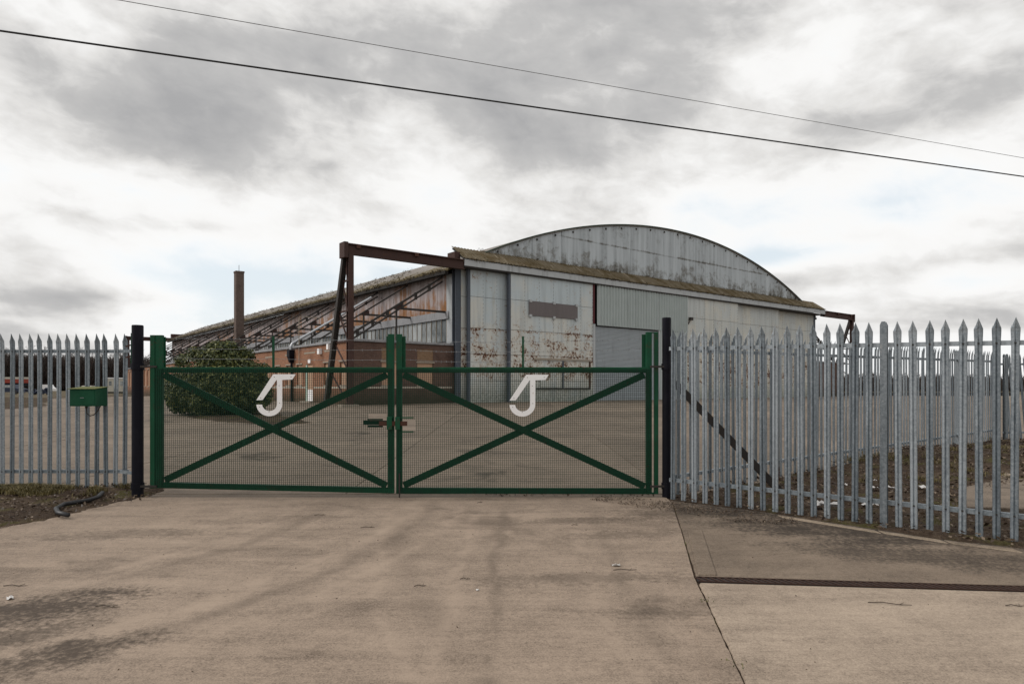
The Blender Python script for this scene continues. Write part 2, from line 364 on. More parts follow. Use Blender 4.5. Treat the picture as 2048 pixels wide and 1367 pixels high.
def m_gable():
    m, g = mk('gable_cladding_paint'); p = g.obj; X, Y, Z = g.sep(p)
    st = g.noise(p, 1.0, 5, .62, 0, stretch=(1.7, 1.7, .14)); a = g.noise(p, 1.5, 7, .72, .8); b = g.noise(p, .35, 4, .6)
    col = g.mix(g.ss(st, .35, .7), (.49, .53, .555), (.34, .37, .39))
    col = g.mix(g.m('MULTIPLY', g.rnd, .12), col, (.24, .26, .27))
    lowz = g.ss(Z, 10.3, 12.6, .13, 0); lap = g.ss(g.m('ABSOLUTE', g.m('SUBTRACT', Z, 12.72)), 0, .14, .15, 0)
    k = g.m('ADD', g.m('ADD', g.m('MULTIPLY', a, .62), g.m('MULTIPLY', st, .32)), g.m('ADD', lowz, g.m('ADD', lap, g.m('MULTIPLY', g.m('SUBTRACT', b, .2), .45))))
    col = g.mix(g.ss(k, .62, .80, 0, .75), col, (.11, .098, .075)); col = g.mix(g.ss(k, .77, .86, 0, .8), col, (.035, .032, .024))
    col = g.mix(g.ss(g.noise(p, 6, 5, .7, .6, off=(9, 9, 1)), .64, .68, 0, .8), col, (.50, .52, .53))
    wv = g.m('SINE', g.m('MULTIPLY', X, 2*math.pi/.152))
    fin(g, col, .7, .05, g.bump(g.m('ADD', g.m('MULTIPLY', wv, .4), g.m('MULTIPLY', a, 1.2)), .35, .03), .3); return m
M_GABLE = m_gable()
def m_side():
    m, g = mk('side_cladding'); p = g.obj; X, Y, Z = g.sep(p)
    st = g.noise(p, 1.0, 6, .65, .1, stretch=(1, 3.0, .22)); a = g.noise(p, 1.4, 6, .7, .4); b = g.noise(p, .25, 4, .6, off=(3, 3, 3))
    col = g.mix(g.ss(st, .35, .68), (.47, .41, .40), (.28, .235, .23))
    col = g.mix(g.m('MULTIPLY', g.rnd, .35), col, (.24, .20, .20))
    k = g.m('ADD', g.m('ADD', g.m('MULTIPLY', st, .5), g.m('MULTIPLY', a, .25)), g.m('ADD', g.m('MULTIPLY', b, .40), g.ss(Z, 5.8, 8.2, .12, 0)))
    col = g.mix(g.ss(k, .555, .69, 0, .95), col, (.27, .125, .048)); col = g.mix(g.ss(k, .72, .80, 0, .9), col, (.12, .05, .02))
    col = g.mix(g.ss(g.noise(p, 3.5, 5, .7, .3, stretch=(1, 2, .5), off=(1, 8, 2)), .60, .68, 0, .85), col, (.07, .06, .055))
    wv = g.m('SINE', g.m('MULTIPLY', Y, 2*math.pi/.152))
    fin(g, col, .8, 0, g.bump(g.m('ADD', wv, a), .5, .02), .2); return m
M_SIDE = m_side()
def m_roof():
    m, g = mk('mossy_roof_sheet'); p = g.obj; X, Y, Z = g.sep(p)
    a = g.noise(p, .9, 6, .65); b = g.noise(p, 5, 5, .7); st = g.noise(p, 1.0, 5, .6, 0, stretch=(.35, 2.5, .35))
    col = g.mix(g.ss(st, .3, .7), (.34, .315, .29), (.20, .18, .16))
    k = g.m('ADD', g.m('MULTIPLY', a, .5), g.m('MULTIPLY', b, .35))
    k = g.m('ADD', k, g.ss(Z, 9.2, 10.6, .16, 0))
    col = g.mix(g.ss(k, .46, .58), col, g.mix(b, (.085, .066, .030), (.16, .125, .062)))
    fin(g, col, .95, 0, g.bump(g.m('ADD', b, g.m('SINE', g.m('MULTIPLY', Y, 2*math.pi/.15))), .6, .04), .1); return m
M_ROOF = m_roof()
def m_canopy():
    m, g = mk('mossy_canopy_sheet'); p = g.obj; X, Y, Z = g.sep(p)
    a = g.noise(p, .8, 6, .65); b = g.noise(p, 6, 5, .7)
    wv = g.m('SINE', g.m('MULTIPLY', X, 2*math.pi/.30)); lum = g.ss(wv, -.2, .9)
    col = g.mix(g.ss(g.m('ADD', a, g.m('MULTIPLY', b, .3)), .45, .75), g.mix(b, (.060, .042, .018), (.125, .088, .038)), (.17, .14, .095))
    col = g.mix(g.ss(g.noise(p, 1.0, 4, .6, 0, stretch=(5, .6, .6)), .58, .7, 0, .8), col, (.33, .28, .21))
    col = g.mix(g.ss(b, .58, .7, 0, .8), col, (.045, .034, .014))
    fin(g, col, .95, 0, g.bump(g.m('ADD', b, wv), .8, .05), .1); return m
M_CANOPY = m_canopy()
def m_brick(name, c1, c2, mortar, axis):
    m, g = mk(name); p = g.obj; X, Y, Z = g.sep(p)
    uv = g.comb(X if axis == 'x' else Y, Z, 0)
    n = g.add('ShaderNodeTexBrick'); g.put(n.inputs['Vector'], uv)
    for k, v in (('Color1', c1), ('Color2', c2), ('Mortar', mortar), ('Scale', 1.0), ('Mortar Size', .008), ('Bias', 0.0), ('Brick Width', .225), ('Row Height', .075)): g.put(n.inputs[k], v)
    a = g.noise(p, .5, 5, .65); b = g.noise(p, 9, 5, .7)
    col = g.mix(g.ss(b, .35, .75, 0, .5), n.outputs['Color'], tuple(x*.45 for x in c2))
    col = g.mix(g.ss(a, .5, .7, 0, .6), col, tuple(x*.4 for x in c1))
    col = g.mix(g.m('MULTIPLY', g.ss(Z, .55, 1.9, .85, 0), g.ss(b, .3, .5, .6, 1)), col, (.042, .040, .026))       # algae below the string course
    col = g.mix(g.ss(g.voro(p, 2.4), 0, .09, .55, 0), col, (.30, .25, .21))
    fin(g, col, .9, 0, g.bump(g.m('ADD', g.m('MULTIPLY', n.outputs['Fac'], -1.0), b), .5, .012), .2); return m
M_BRF = m_brick('dark_brown_brick', (.105, .062, .049), (.145, .082, .062), (.13, .11, .095), 'x')
M_BRS = m_brick('red_brick', (.29, .125, .068), (.36, .165, .092), (.26, .21, .165), 'y')
M_BRY = m_brick('yellow_infill_brick', (.22, .13, .07), (.28, .17, .095), (.2, .17, .14), 'x')
M_BRCH = m_brick('chimney_brick', (.125, .088, .074), (.165, .118, .098), (.11, .095, .085), 'x')
M_BOARD = m_paint('peach_board', (.52, .33, .22), .8, .3, .06, (.25, .13, .08), 3)
M_LINTEL = m_paint('pale_stone', (.36, .31, .25), .9, .5, .25, (.12, .10, .08), 5)
M_STRING = m_paint('cream_string_course', (.56, .51, .42), .9, .5, .4, (.2, .16, .12), 9)
M_COPING = m_paint('grey_lead_coping', (.30, .30, .31), .75, .6, .35, (.06, .055, .05), 3)
M_GUT = m_paint('gutter_iron', (.035, .032, .030), .85, .5, .5, (.07, .05, .035), 3)
M_FELT = m_paint('roofing_felt', (.10, .10, .10), .95, .5, .2)
M_FASCIA = m_paint('pale_grey_fascia', (.46, .48, .49), .6, .5, .2, (.16, .13, .10), 1.6)
M_CORR = m_paint('corrugated_grey_green', (.46, .51, .50), .5, .3, .05, (.2, .17, .13), 1.2)
M_SHUT = m_paint('roller_shutter_grey', (.38, .415, .44), .5, .4, .05, (.16, .15, .14), 1.6)
M_BOARDING, _g = mk('dark_boarding')
_a = _g.noise(_g.pos, 1.0, 4, .6, 0, stretch=(4, 4, .4)); fin(_g, _g.mix(_a, (.10, .085, .085), (.16, .14, .14)), .75, 0)
def m_pane():
    m, g = mk('dirty_glass'); p = g.obj
    a = g.noise(p, 1.0, 5, .65, .2, stretch=(1, 1.4, .8)); b = g.noise(p, 1.0, 5, .6, 0, stretch=(1, 5, .3))
    f = g.ss(g.m('ADD', g.m('MULTIPLY', a, .6), g.m('ADD', g.m('MULTIPLY', b, .3), g.m('MULTIPLY', g.rnd, .45))), .5, .85)
    col = g.mix(f, (.05, .062, .066), (.40, .42, .42))
    fin(g, col, g.m('ADD', .12, g.m('MULTIPLY', f, .5)), 0, None, .6); return m
M_PANE = m_pane()
def m_leaf(name, c1, c2, c3):
    m, g = mk(name)
    col = g.ramp(g.isl, [(0, c1), (.6, c2), (1, c3)])
    fin(g, col, .55, 0, None, .35); g.put(g.b.inputs['Subsurface Weight'], 0.0)
    return m
M_LEAF = m_leaf('bush_leaf', (.018, .031, .011), (.062, .080, .025), (.19, .19, .055))
M_LITTER = m_leaf('dead_leaf', (.030, .018, .012), (.075, .048, .03), (.20, .145, .095))
M_GRASS = m_leaf('dry_grass', (.070, .055, .018), (.13, .105, .035), (.22, .17, .065))
M_WOOD = m_leaf('bare_wood', (.022, .014, .011), (.045, .029, .022), (.075, .05, .038))
M_MOSS = m_leaf('moss', (.03, .022, .009), (.08, .056, .022), (.15, .105, .045))

# ------------------------------------------------------------------ ground, yard and drive
def ysheet(name, x0, x1, ys, dz, mat, kind='structure'):
    mb = MB(); n = 24
    for j, y in enumerate(ys):
        for i in range(n+1): mb.v.append((x0+(x1-x0)*i/n, y, hgt(y)+dz))
    for j in range(len(ys)-1):
        for i in range(n):
            a = j*(n+1)+i; mb.f.append((a, a+1, a+n+2, a+n+1)); mb.mi.append(0)
    return tag(mb.obj(name, mat), kind=kind)
ysheet('ground', -1600, 1600, [-60, 0, 9.8, 43, 120, 400, 1000, 3000], -.075, M_GROUND)
yard = ysheet('yard', -46, 62, [9.9, 20, 30, 43, 75, 112], -.016, M_DIRT)
HA = math.atan2(1340, 1704); EU = Vector((math.cos(HA), math.sin(HA), 0)); EV = Vector((-math.sin(HA), math.cos(HA), 0))
HC = Vector((-3.766, 43.5, 0)); L_H = 83.5; W_H = 45.7
def hloc(x, y): d = Vector((x, y, 0))-HC; return d.dot(EU), d.dot(EV)
def slab_obj(name, poly, mat, parent, th=.12, dz=0.0, bevel=.012):
    mb = MB(); n = len(poly)
    top = [(x, y, hgt(y)+dz) for x, y in poly]; bot = [(x, y, hgt(y)+dz-th) for x, y in poly]
    mb.add(top+bot, [tuple(range(n)), tuple(range(2*n-1, n-1, -1))]+[(i, n+i, n+(i+1)%n, (i+1)%n) for i in range(n)])
    return mb.obj(name, mat, parent, bevel=bevel)
ycuts = [10.06, 14.6, 19.2, 23.8, 28.4, 33.0, 37.6, 43.0, 48.6, 54.2, 59.8, 65.4, 71, 77, 83, 90, 97, 104, 111.5]
xs0 = -41.7
for j in range(len(ycuts)-1):
    y0, y1 = ycuts[j], ycuts[j+1]; w = 4.9 if j < 9 else 9.8
    x = xs0+(j % 2)*0
    while x < 60:
        corners = [hloc(a, b) for a in (x, x+w) for b in (y0, y1)]
        inside = all(-6.8 < u < 52 and .3 < v < L_H for u, v in corners)
        vis = abs((x+w/2)/((y0+y1)/2)) < .98+ 3*w/y1
        if not inside and vis:
            gq = .006; jz = random.uniform(-.004, .004)
            slab_obj('slab', [(x+gq, y0+gq), (x+w-gq, y0+gq), (x+w-gq, y1-gq), (x+gq, y1-gq)], M_YARD, yard, .1, jz, .01)
        x += w
# drive slabs: photo positions turned into ground positions
drive = ysheet('driveway', -13, 14, [-14, 0, 9.8], -.014, M_DIRT)
J0 = gp(1362, 1056); J1 = gp(1391, 1156); J2 = gp(1490, 1367)
jd = (J2-J1).normalized(); J3 = J1+jd*14
J00 = gp(1345, 1003)
def xy(*p): return [(q.x, q.y) for q in p]
rj = random.Random(5)
def jag(a, b, n=40, amp=.003):
    return [a.lerp(b, k/n)+Vector((rj.gauss(0, amp), 0, 0)) for k in range(n)]
e = .006
LV = [gp(290, 1003), gp(240, 1008), gp(180, 1024), gp(100, 1042), gp(0, 1064)]
slab_obj('slab', [(-5.5, 9.78)]+[(p.x-.35, p.y+.12) for p in LV[1:]]+[(-13, 6.4), (-13, -9), (J3.x-e, -9)]+xy(J3-Vector((e,0,0)), *jag(J2-Vector((e,0,0)), J1-Vector((e,0,0))), *jag(J1-Vector((e,0,0)), J0-Vector((e,0,0)), 16), J00-Vector((e,0,0)))+[(J00.x-e, 9.78)], M_DRIVE, drive)
DR0 = gp(1391, 1152); DR1 = gp(2048, 1171); DR0b = gp(1391, 1163); DR1b = gp(2048, 1182)
def ext(a, b, x): t = (x-a.x)/(b.x-a.x); return a+(b-a)*t
A1 = ext(DR0, DR1, 13); B1 = ext(DR0b, DR1b, 13)
RV = [gp(1345, 1006), gp(1450, 1018), gp(1560, 1034), gp(1765, 1066), gp(1900, 1086), gp(2048, 1104)]
RVe = RV[-1]+(RV[-1]-RV[-2]).normalized()*7
slab_obj('slab', xy(J00+Vector((e,0,0)), *jag(J0+Vector((e,0,0)), DR0+Vector((e,.01,0)), 16), DR0+Vector((e,.01,0)), A1+Vector((0,.01,0)))+[(13, max(A1.y+.3, RVe.y))]+xy(*[p+Vector((0,.25,0)) for p in RV[::-1]]), M_DRIVE3, drive)
J1b = J1+jd*.12
slab_obj('slab', xy(*jag(DR0b+Vector((e+.02,-.01,0)), J2+Vector((e,0,0))), J2+Vector((e,0,0)), J3+Vector((e,0,0)))+[(J3.x+e, -9), (13, -9), (13, B1.y-.01)], M_DRIVE2, drive)
# raised kerb-like edging beside the joint
mbe = MB(); off = Vector((.19, 0, 0))
q0, q1 = gp(1372, 1062), gp(1392, 1150)
slab_obj('edging', xy(q0+Vector((.02,0,0)), q1+Vector((.02,0,0)), q1+off, q0+off), M_DRIVE3, drive, .1, .012, .008)
lo_ = Vector((.16, 0, 0))
slab_obj('edging', xy(*jag(J1-Vector((e,0,0)), J2-Vector((e,0,0)), 30, .002), J2-Vector((e,0,0)), J2-lo_*1.25, J1-lo_), M_DRIVE, drive, .1, .0035, .003)
slab_obj('edging', xy(J0-Vector((e,0,0)), J1-Vector((e+.002,-.01,0)), J1-lo_+Vector((0,.01,0)), J0-lo_), M_DRIVE, drive, .1, .0035, .003)
slab_obj('threshold', [(-5.35, 9.795), (2.25, 9.795), (2.25, 10.05), (-5.35, 10.05)], M_YARD, drive, .1, -.006)
for p in range(len(RV)-1):          # pale worn edge strip along the fence
    a, b = RV[p], RV[p+1]
    if p < 2: continue
    o = .012
    slab_obj('edging', [(a.x+o, a.y-.02), (b.x-o, b.y-.02), (b.x-o, b.y+.14), (a.x+o, a.y+.14)], M_PALE, drive, .1, .006, .01)
# drain channel with cross bars
dch = tag(MB().obj('x', M_RUSTY) if False else empty('drain_channel', (DR0.x, DR0.y, hgt(DR0.y))), 'long rusty slotted drain grating set in the right-hand concrete', 'drain')
dvec = (A1-DR0); dl = math.hypot(dvec.x, dvec.y); dch.rotation_euler = (0, 0, math.atan2(dvec.y, dvec.x)); wdr = (DR0.y-DR0b.y)*.98
sl = (hgt(A1.y)-hgt(DR0.y))/dl
mb = MB(); mb.bar((0, -wdr/2, -.012), (dl, -wdr/2, -.012+sl*dl), wdr, .01); mb.obj('channel_bed', M_ASPH, dch)
for s_ in (0.008, wdr-.008):
    MB().bar((0, -s_, -.008), (dl, -s_, -.008+sl*dl), .010, .022).obj('frame_bar', M_DRAIN, dch)
mbs = MB().box(-.011, .011, -.5*wdr+.006, .5*wdr-.006, -.012, .003).mesh('grate_bar', M_DRAIN)
k = 0; xx = .03
while xx < dl and k < 290:
    inst('grate_bar', mbs, dch, (xx, -wdr/2, sl*xx-.002), .5); xx += .064; k += 1

# dirt patches (lumpy, lapping over the concrete)
def inpoly(x, y, poly):
    r = False; n = len(poly)
    for i in range(n):
        x1, y1 = poly[i]; x2, y2 = poly[(i+1) % n]
        if (y1 > y) != (y2 > y) and x < (x2-x1)*(y-y1)/(y2-y1)+x1: r = not r
    return r
def edged(x, y, poly):
    d = 9; p = Vector((x, y)); n = len(poly)
    for i in range(n):
        a = Vector(poly[i]); b = Vector(poly[(i+1) % n]); t = max(0, min(1, (p-a).dot(b-a)/max((b-a).length_squared, 1e-9)))
        d = min(d, (p-a-(b-a)*t).length)
    return d if inpoly(x, y, poly) else -d
def dirt_patch(name, poly, step, amp, lift, feather, mat=M_DIRT, extra=None, ragged=.12):
    xs = [p[0] for p in poly]; ys = [p[1] for p in poly]
    x0, x1, y0, y1 = min(xs)-.2, max(xs)+.2, min(ys)-.2, max(ys)+.2
    nx, ny = int((x1-x0)/step)+1, int((y1-y0)/step)+1
    V = np.zeros((ny+1, nx+1, 3)); keep = np.zeros((ny+1, nx+1), bool)
    for j in range(ny+1):
        for i in range(nx+1):
            x, y = x0+i*step, y0+j*step
            d = edged(x, y, poly)+ragged*mnoise.noise((x*2.3, y*2.3, 1))+ragged*.5*mnoise.noise((x*9, y*9, 4))
            f = max(0, min(1, d/feather)); f = f*f*(3-2*f)
            z = hgt(y)-.035+f*(.035+lift+amp*(mnoise.noise((x*1.1, y*1.1, 3))*.6+mnoise.noise((x*5, y*5, 7))*.4+.3*mnoise.noise((x*16, y*16, 2))))
            if extra: z += f*extra(x, y)
            V[j, i] = (x, y, z); keep[j, i] = d > -.15
    idx = np.arange((ny+1)*(nx+1)).reshape(ny+1, nx+1)
    q = np.stack([idx[:-1, :-1], idx[:-1, 1:], idx[1:, 1:], idx[1:, :-1]], -1).reshape(-1, 4)
    kk = (keep[:-1, :-1] & keep[:-1, 1:] & keep[1:, 1:] & keep[1:, :-1]).ravel()
    return npmesh(name, V.reshape(-1, 3), q[kk], mat, smooth=True)
FA = Vector((2.27, 9.46, 0)); FB = Vector((5.39, 7.19, 0)); FD = (FB-FA)/25
SA = Vector((2.45, 9.87, 0)); SB = Vector((13.2, 18.25, 0)); SD = (SB-SA).normalized()
lv_poly = [(p.x, p.y) for p in LV]+[(-9.5, 7.5), (-13, 7.2), (-13, 10.75), (-5.35, 10.75), (-5.2, 9.9)]
def mound(x, y): return .085*math.exp(-((y-10.12)/.22)**2)*(.55+.45*mnoise.noise((x*1.7, 0, 5)))
tag(dirt_patch('left_verge', lv_poly, .055, .05, .015, .25, extra=mound), kind='structure')
tri_poly = xy(RV[0], RV[1], RV[2], RV[3], RV[4], RV[5], RVe)+[(13.6, 6.0), (15, 17.5), (13.3, 18.6), (2.6, 10.15)]
tag(dirt_patch('right_verge', tri_poly, .085, .07, .03, .3, extra=lambda x, y: .22*math.exp(-(((x-9.5)/3)**2+((y-13.6)/2.0)**2))), kind='structure')
bed_poly = [(gp(x, y).x, gp(x, y).y) for x, y in ((370, 838), (430, 844), (540, 852), (640, 845), (600, 836), (540, 824), (430, 820), (360, 828))]
tag(dirt_patch('planting_bed', bed_poly, .2, .07, .05, .6, ragged=.5), kind='structure')
mud = [(gp(x, y).x, gp(x, y).y) for x, y in ((-120, 796), (40, 794), (110, 797), (104, 812), (30, 818), (-120, 820))]
tag(dirt_patch('mud_patch', mud, .3, .05, .03, .8, ragged=.6), kind='structure')
# slabs lying inside the right-hand verge
vs = empty('verge_slabs'); vs['kind'] = 'structure'
def flat_slab(name, pts, z, mat, parent):
    mb = MB(); n = len(pts)
    mb.add([(p[0], p[1], z) for p in pts]+[(p[0], p[1], z-.15) for p in pts], [tuple(range(n)), tuple(range(2*n-1, n-1, -1))]+[(i, n+i, n+(i+1) % n, (i+1) % n) for i in range(n)])
    return mb.obj(name, mat, parent, bevel=.01)
def gpz(x, y, z): d = (EYE-z)*FPX/(y-HY); return ((x-CX)*d/FPX, d)
flat_slab('slab', [gpz(1920, 975, .09), gpz(2030, 950, .09), gpz(2160, 956, .09), gpz(2200, 1020, .09), gpz(1935, 1012, .09)], .09, M_YARD, vs)
flat_slab('slab', [gpz(1985, 957, .12), gpz(2040, 930, .12), gpz(2160, 932, .12), gpz(2160, 950, .12), gpz(2035, 946, .12)], .12, M_PALE, vs)

# ------------------------------------------------------------------ palisade fences
def pale_mesh():
    H = 2.4; prof = [(-.037, .008), (-.029, -.006), (-.011, -.009), (0, .005), (.011, -.009), (.029, -.006), (.037, .008)]
    rows = [0, 1.2, 2.10, 2.25, 2.285]
    mb = MB(); T = .003
    def sec(z):
        fl = 1.0+(.16 if z > 2.24 else 0.0); lean = -.03*max(0, (z-2.16)/.24)**1.5
        return [(x*fl, y*(1 if z < 2.2 else .6)+lean, z) for x, y in prof]
    n = len(prof); vs = []
    for z in rows: vs += sec(z)
    tips = []                                   # three points
    fs = []
    for r in range(len(rows)-1):
        for i in range(n-1): fs.append((r*n+i, r*n+i+1, (r+1)*n+i+1, (r+1)*n+i))
    o = (len(rows)-1)*n
    base = len(vs)
    vs += [(-.030, .024, 2.325), (0.003, -.034, 2.40), (-.022, -.014, 2.33), (.026, -.02, 2.335)]
    fs += [(o, o+1, base), (o+1, o+2, base+2), (o+2, base+1, base+2), (o+2, o+3, base+1), (o+3, o+4, base+1), (o+4, o+5, base+1), (o+5, base+3, base+1), (o+5, o+6, base+3)]
    mb.add(vs, fs)
    me = bpy.data.meshes.new('pale'); me.from_pydata(mb.v, [], mb.f)
    bm = bmesh.new(); bm.from_mesh(me)
    bmesh.ops.solidify(bm, geom=bm.faces[:], thickness=T)
    for z in (.265, 2.125):                     # bolt heads on the two rails
        r = bmesh.ops.create_cone(bm, cap_ends=True, segments=6, radius1=.011, radius2=.009, depth=.014, matrix=Matrix.Translation((0, -.005, z)) @ Matrix.Rotation(math.pi/2, 4, 'X'))
        for v in r['verts']:
            for f in v.link_faces: f.material_index = 1
    bmesh.ops.recalc_face_normals(bm, faces=bm.faces)
    bm.to_mesh(me); bm.free(); me.materials.append(M_GALV); me.materials.append(M_DARKST); return me
PALE = pale_mesh()
def post_mesh():
    mb = MB()
    for y in (-.03, .07):
        mb.prism([(-.037, -.05), (.037, -.05), (.037, 2.36), (.020, 2.40), (-.020, 2.40), (-.037, 2.36)], y-.004, y+.004)
    mb.box(-.004, .004, -.026, .066, -.05, 2.36); return mb.mesh('post', m_galv('dull_galvanised_steel', .72))
POST = post_mesh()
def fence(label, p0, step, n, posts, z0fn, face, lean=0, first=0, name='palisade_fence', group='galvanised palisade fences'):
    """p0 + i*step for i in range(first, n); face = rotation about z so that local -y faces out"""
    root = empty(name, (p0.x, p0.y, z0fn(p0))); tag(root, label, 'fence', group)
    for i in range(first, n):
        p = p0+step*i; z = z0fn(p)-z0fn(p0)
        l = (p.x-p0.x, p.y-p0.y, z)
        if i in posts: inst('post', POST, root, l, face)
        else:
            inst('pale', PALE, root, l, rot=(random.uniform(-.006, .006), lean+random.uniform(-.006, .006), face+random.uniform(-.03, .03)))
    nrm = Vector((-math.sin(face), math.cos(face), 0))          # backwards
    for zz in (.265, 2.125):
        a, b = p0+step*(first-.4), p0+step*(n-.4)
        A = a-p0; B = b-p0; A.z = z0fn(a)-z0fn(p0)+zz; B.z = z0fn(b)-z0fn(p0)+zz
        lo = Vector((math.sin(lean)*zz, 0, 0)) if lean else Vector()
        mb = MB(); mb.bar(A+nrm*.018+lo, B+nrm*.018+lo, .005, .05); mb.bar(A+nrm*.041+Vector((0,0,.0245))+lo, B+nrm*.041+Vector((0,0,.0245))+lo, .046, .005); mb.obj('rail', M_GALV, root)
    return root
rf = fence('galvanised palisade fence running from the right gate post out of the right edge', FA, FD, 50, {17, 35}, lambda p: hgt(p.y)+.03, math.atan2(FD.y, FD.x))
lf = fence('galvanised palisade fence left of the gate with the green box on it', Vector((-5.998, 10.37, 0)), Vector((-.1455, 0, 0)), 46, {18, 36}, lambda p: .03, 0)
MB().bar((-.1, .02, .265), (.46, -.3, .265), .006, .05).obj('rail', M_GALV, lf); MB().bar((-.1, .02, 2.125), (.46, -.3, 2.125), .006, .05).obj('rail', M_GALV, lf)
sf = fence('receding galvanised palisade fence behind the right-hand dirt verge', SA, SD*.155, 90, {17, 35, 53, 70, 89}, lambda p: hgt(p.y)+.02, math.atan2(SD.y, SD.x)+0, first=0)
bf = fence('leaning weathered palisade panel at the far right corner of the dirt verge', Vector((13.42, 18.2, 0)), Vector((.15, .012, 0)), 30, {0, 18}, lambda p: hgt(p.y)-.05, .08, lean=-.09)
# strut between the fences
st0 = at(1349, 765, 9.98); st1 = gp(1572, 988); st1.y = 10.05; st1.x = (1572-CX)*10.05/FPX; st1.z = hgt(10.05)
s_ = empty('bracing_strut', (st1.x, st1.y, st1.z))
MB().bar(st0-st1, Vector((0, 0, -.05)), .06, .10).obj('strut', M_DARKST, s_); MB().box(-.12, .12, -.1, .1, -.06, .025).obj('foot', M_PALE, s_)
tag(s_, 'dark steel strut sloping to the ground behind the right palisade fence', 'strut')

# ------------------------------------------------------------------ gate
GD = 9.8; SC = FPX/GD
def gx(x): return (x-CX)/SC
def gz(y): return EYE+(HY-y)/SC
def gate_post(x0, x1, ytop, label):
    cxp = (gx(x0)+gx(x1))/2; r = (gx(x1)-gx(x0))/2
    root = empty('gate_post', (cxp, GD, 0)); zt = gz(ytop)
    MB().tube([(0,0,-.1), (0,0,zt-.012), (0,0,zt)], [r, r, r*.93], 24).obj('tube', M_BLACK, root, smooth=False)
    for zz in (gz(733), gz(971)):
        mb = MB(); mb.tube([(0,0,zz-.045), (0,0,zz+.045)], r+.012, 24); mb.obj('collar', M_BLACK, root)
    tag(root, label, 'post', 'black round gate posts'); return root, r, cxp
pl, rl, xl = gate_post(264.5, 286, 650, 'thick black tubular gate post left of the green gate'); pr_, rr_, xr = gate_post(1324.5, 1342, 635, 'thick black tubular gate post right of the green gate')
# fixings on the left post
MB().box(-.085, -.062, -.03, .03, gz(735), gz(666)).obj('strip', M_GREEN, pl); 
for yy in (690, 712): MB().bar((-.09, -.02, gz(yy)), (-.16, -.02, gz(yy)-.02), .012, .02).obj('hook', M_RUSTY, pl)
def leaf(label, xh0, xh1, xm0, xm1, ybl, ybr, sgn, top_h, top_m):
    """hinge stile xh0..xh1, meeting stile xm0..xm1, bottom edge heights at the hinge and meeting ends (pixels in the photo, gate plane)"""
    hx = gx((xh0+xh1)/2); root = empty('gate_leaf', (hx, GD, 0)); T = .032
    def X(x): return gx(x)-hx
    MB().box(X(xh0), X(xh1), -T, T, gz(ybl), gz(top_h)).obj('stile', M_GREEN, root, bevel=.004)
    MB().box(X(xm0), X(xm1), -T, T, gz(ybr), gz(top_m)).obj('stile', M_GREEN, root, bevel=.004)
    a, b = (xh1, xm0) if sgn > 0 else (xm1, xh0); ya, yb = (ybl, ybr) if sgn > 0 else (ybr, ybl)
    MB().box(X(a)+.001, X(b)-.001, -T+.003, T-.003, gz(745), gz(734)).obj('top_rail', M_GREEN, root, bevel=.004)
    h = 5.7/SC
    MB().bar((X(a)+.001, 0, gz(ya)+h), (X(b)-.001, 0, gz(yb)+h), 2*T-.006, 2*h).obj('bottom_rail', M_GREEN, root, bevel=.004)
    za, zb = gz(ya)+2*h, gz(yb)+2*h
    MB().bar((X(a)+.02, .0135, za+.03), (X(b)-.02, .0135, gz(749)), .024, .098).obj('brace', M_GREEN, root, bevel=.003)
    MB().bar((X(a)+.02, -.0135, gz(749)), (X(b)-.02, -.0135, zb+.03), .024, .098).obj('brace', M_GREEN, root, bevel=.003)
    # welded mesh on the outer face, with a cut-out by the bolt
    mb = MB(); w = .0046; x0, x1 = X(min(xh0, xm0))+.004, X(max(xh1, xm1))-.004; yy = -T-.004; pit = .0292
    zl = lambda x: gz(ya)+(gz(yb)-gz(ya))*(x-X(a))/(X(b)-X(a))
    cut = [(X(q[0]), X(q[1]), gz(q[3]), gz(q[2])) for q in CUTS]
    x = x0
    while x < x1:
        segs = [(zl(x)+.004, gz(737))]
        for c in cut:
            if c[0] < x < c[1]: segs = [(segs[0][0], c[2]), (c[3], segs[0][1])]
        for z0, z1 in segs: mb.box(x-w/2, x+w/2, yy-w/2, yy+w/2, z0, z1)
        x += pit
    z = min(gz(ya), gz(yb))+.012
    while z < gz(737):
        xa, xb = x0, x1
        segs = [(xa, xb)]
        for c in cut:
            if c[2] < z < c[3] and c[0] < xb and c[1] > xa:
                segs = [(s0, s1) for s0, s1 in ((xa, c[0]), (c[1], xb)) if s1-s0 > .02]
        for s0, s1 in segs:
            zz = z if (zl(s0) < z and zl(s1) < z) else None
            if zz: mb.box(s0, s1, yy-w*1.5, yy-w/2, z-w/2, z+w/2)
        z += pit*.88
    mb.obj('mesh_panel', M_MESH, root)
    return root, X, T
CUTS = [(738, 775, 826, 853), (804, 832, 838, 860)]
gl, Xl, T = leaf('', 312.5, 326.5, 776.5, 788.5, 975, 985.5, 1, 670, 668)
grt, Xr, _ = leaf('', 1291.5, 1303, 793, 804.5, 987, 985.5, -1, 664, 668)
tag(gl, 'left leaf of the green mesh gate carrying a white hook-shaped emblem', 'gate', 'green gate leaves')
tag(grt, 'right leaf of the green mesh gate carrying a white hook-shaped emblem', 'gate', 'green gate leaves')
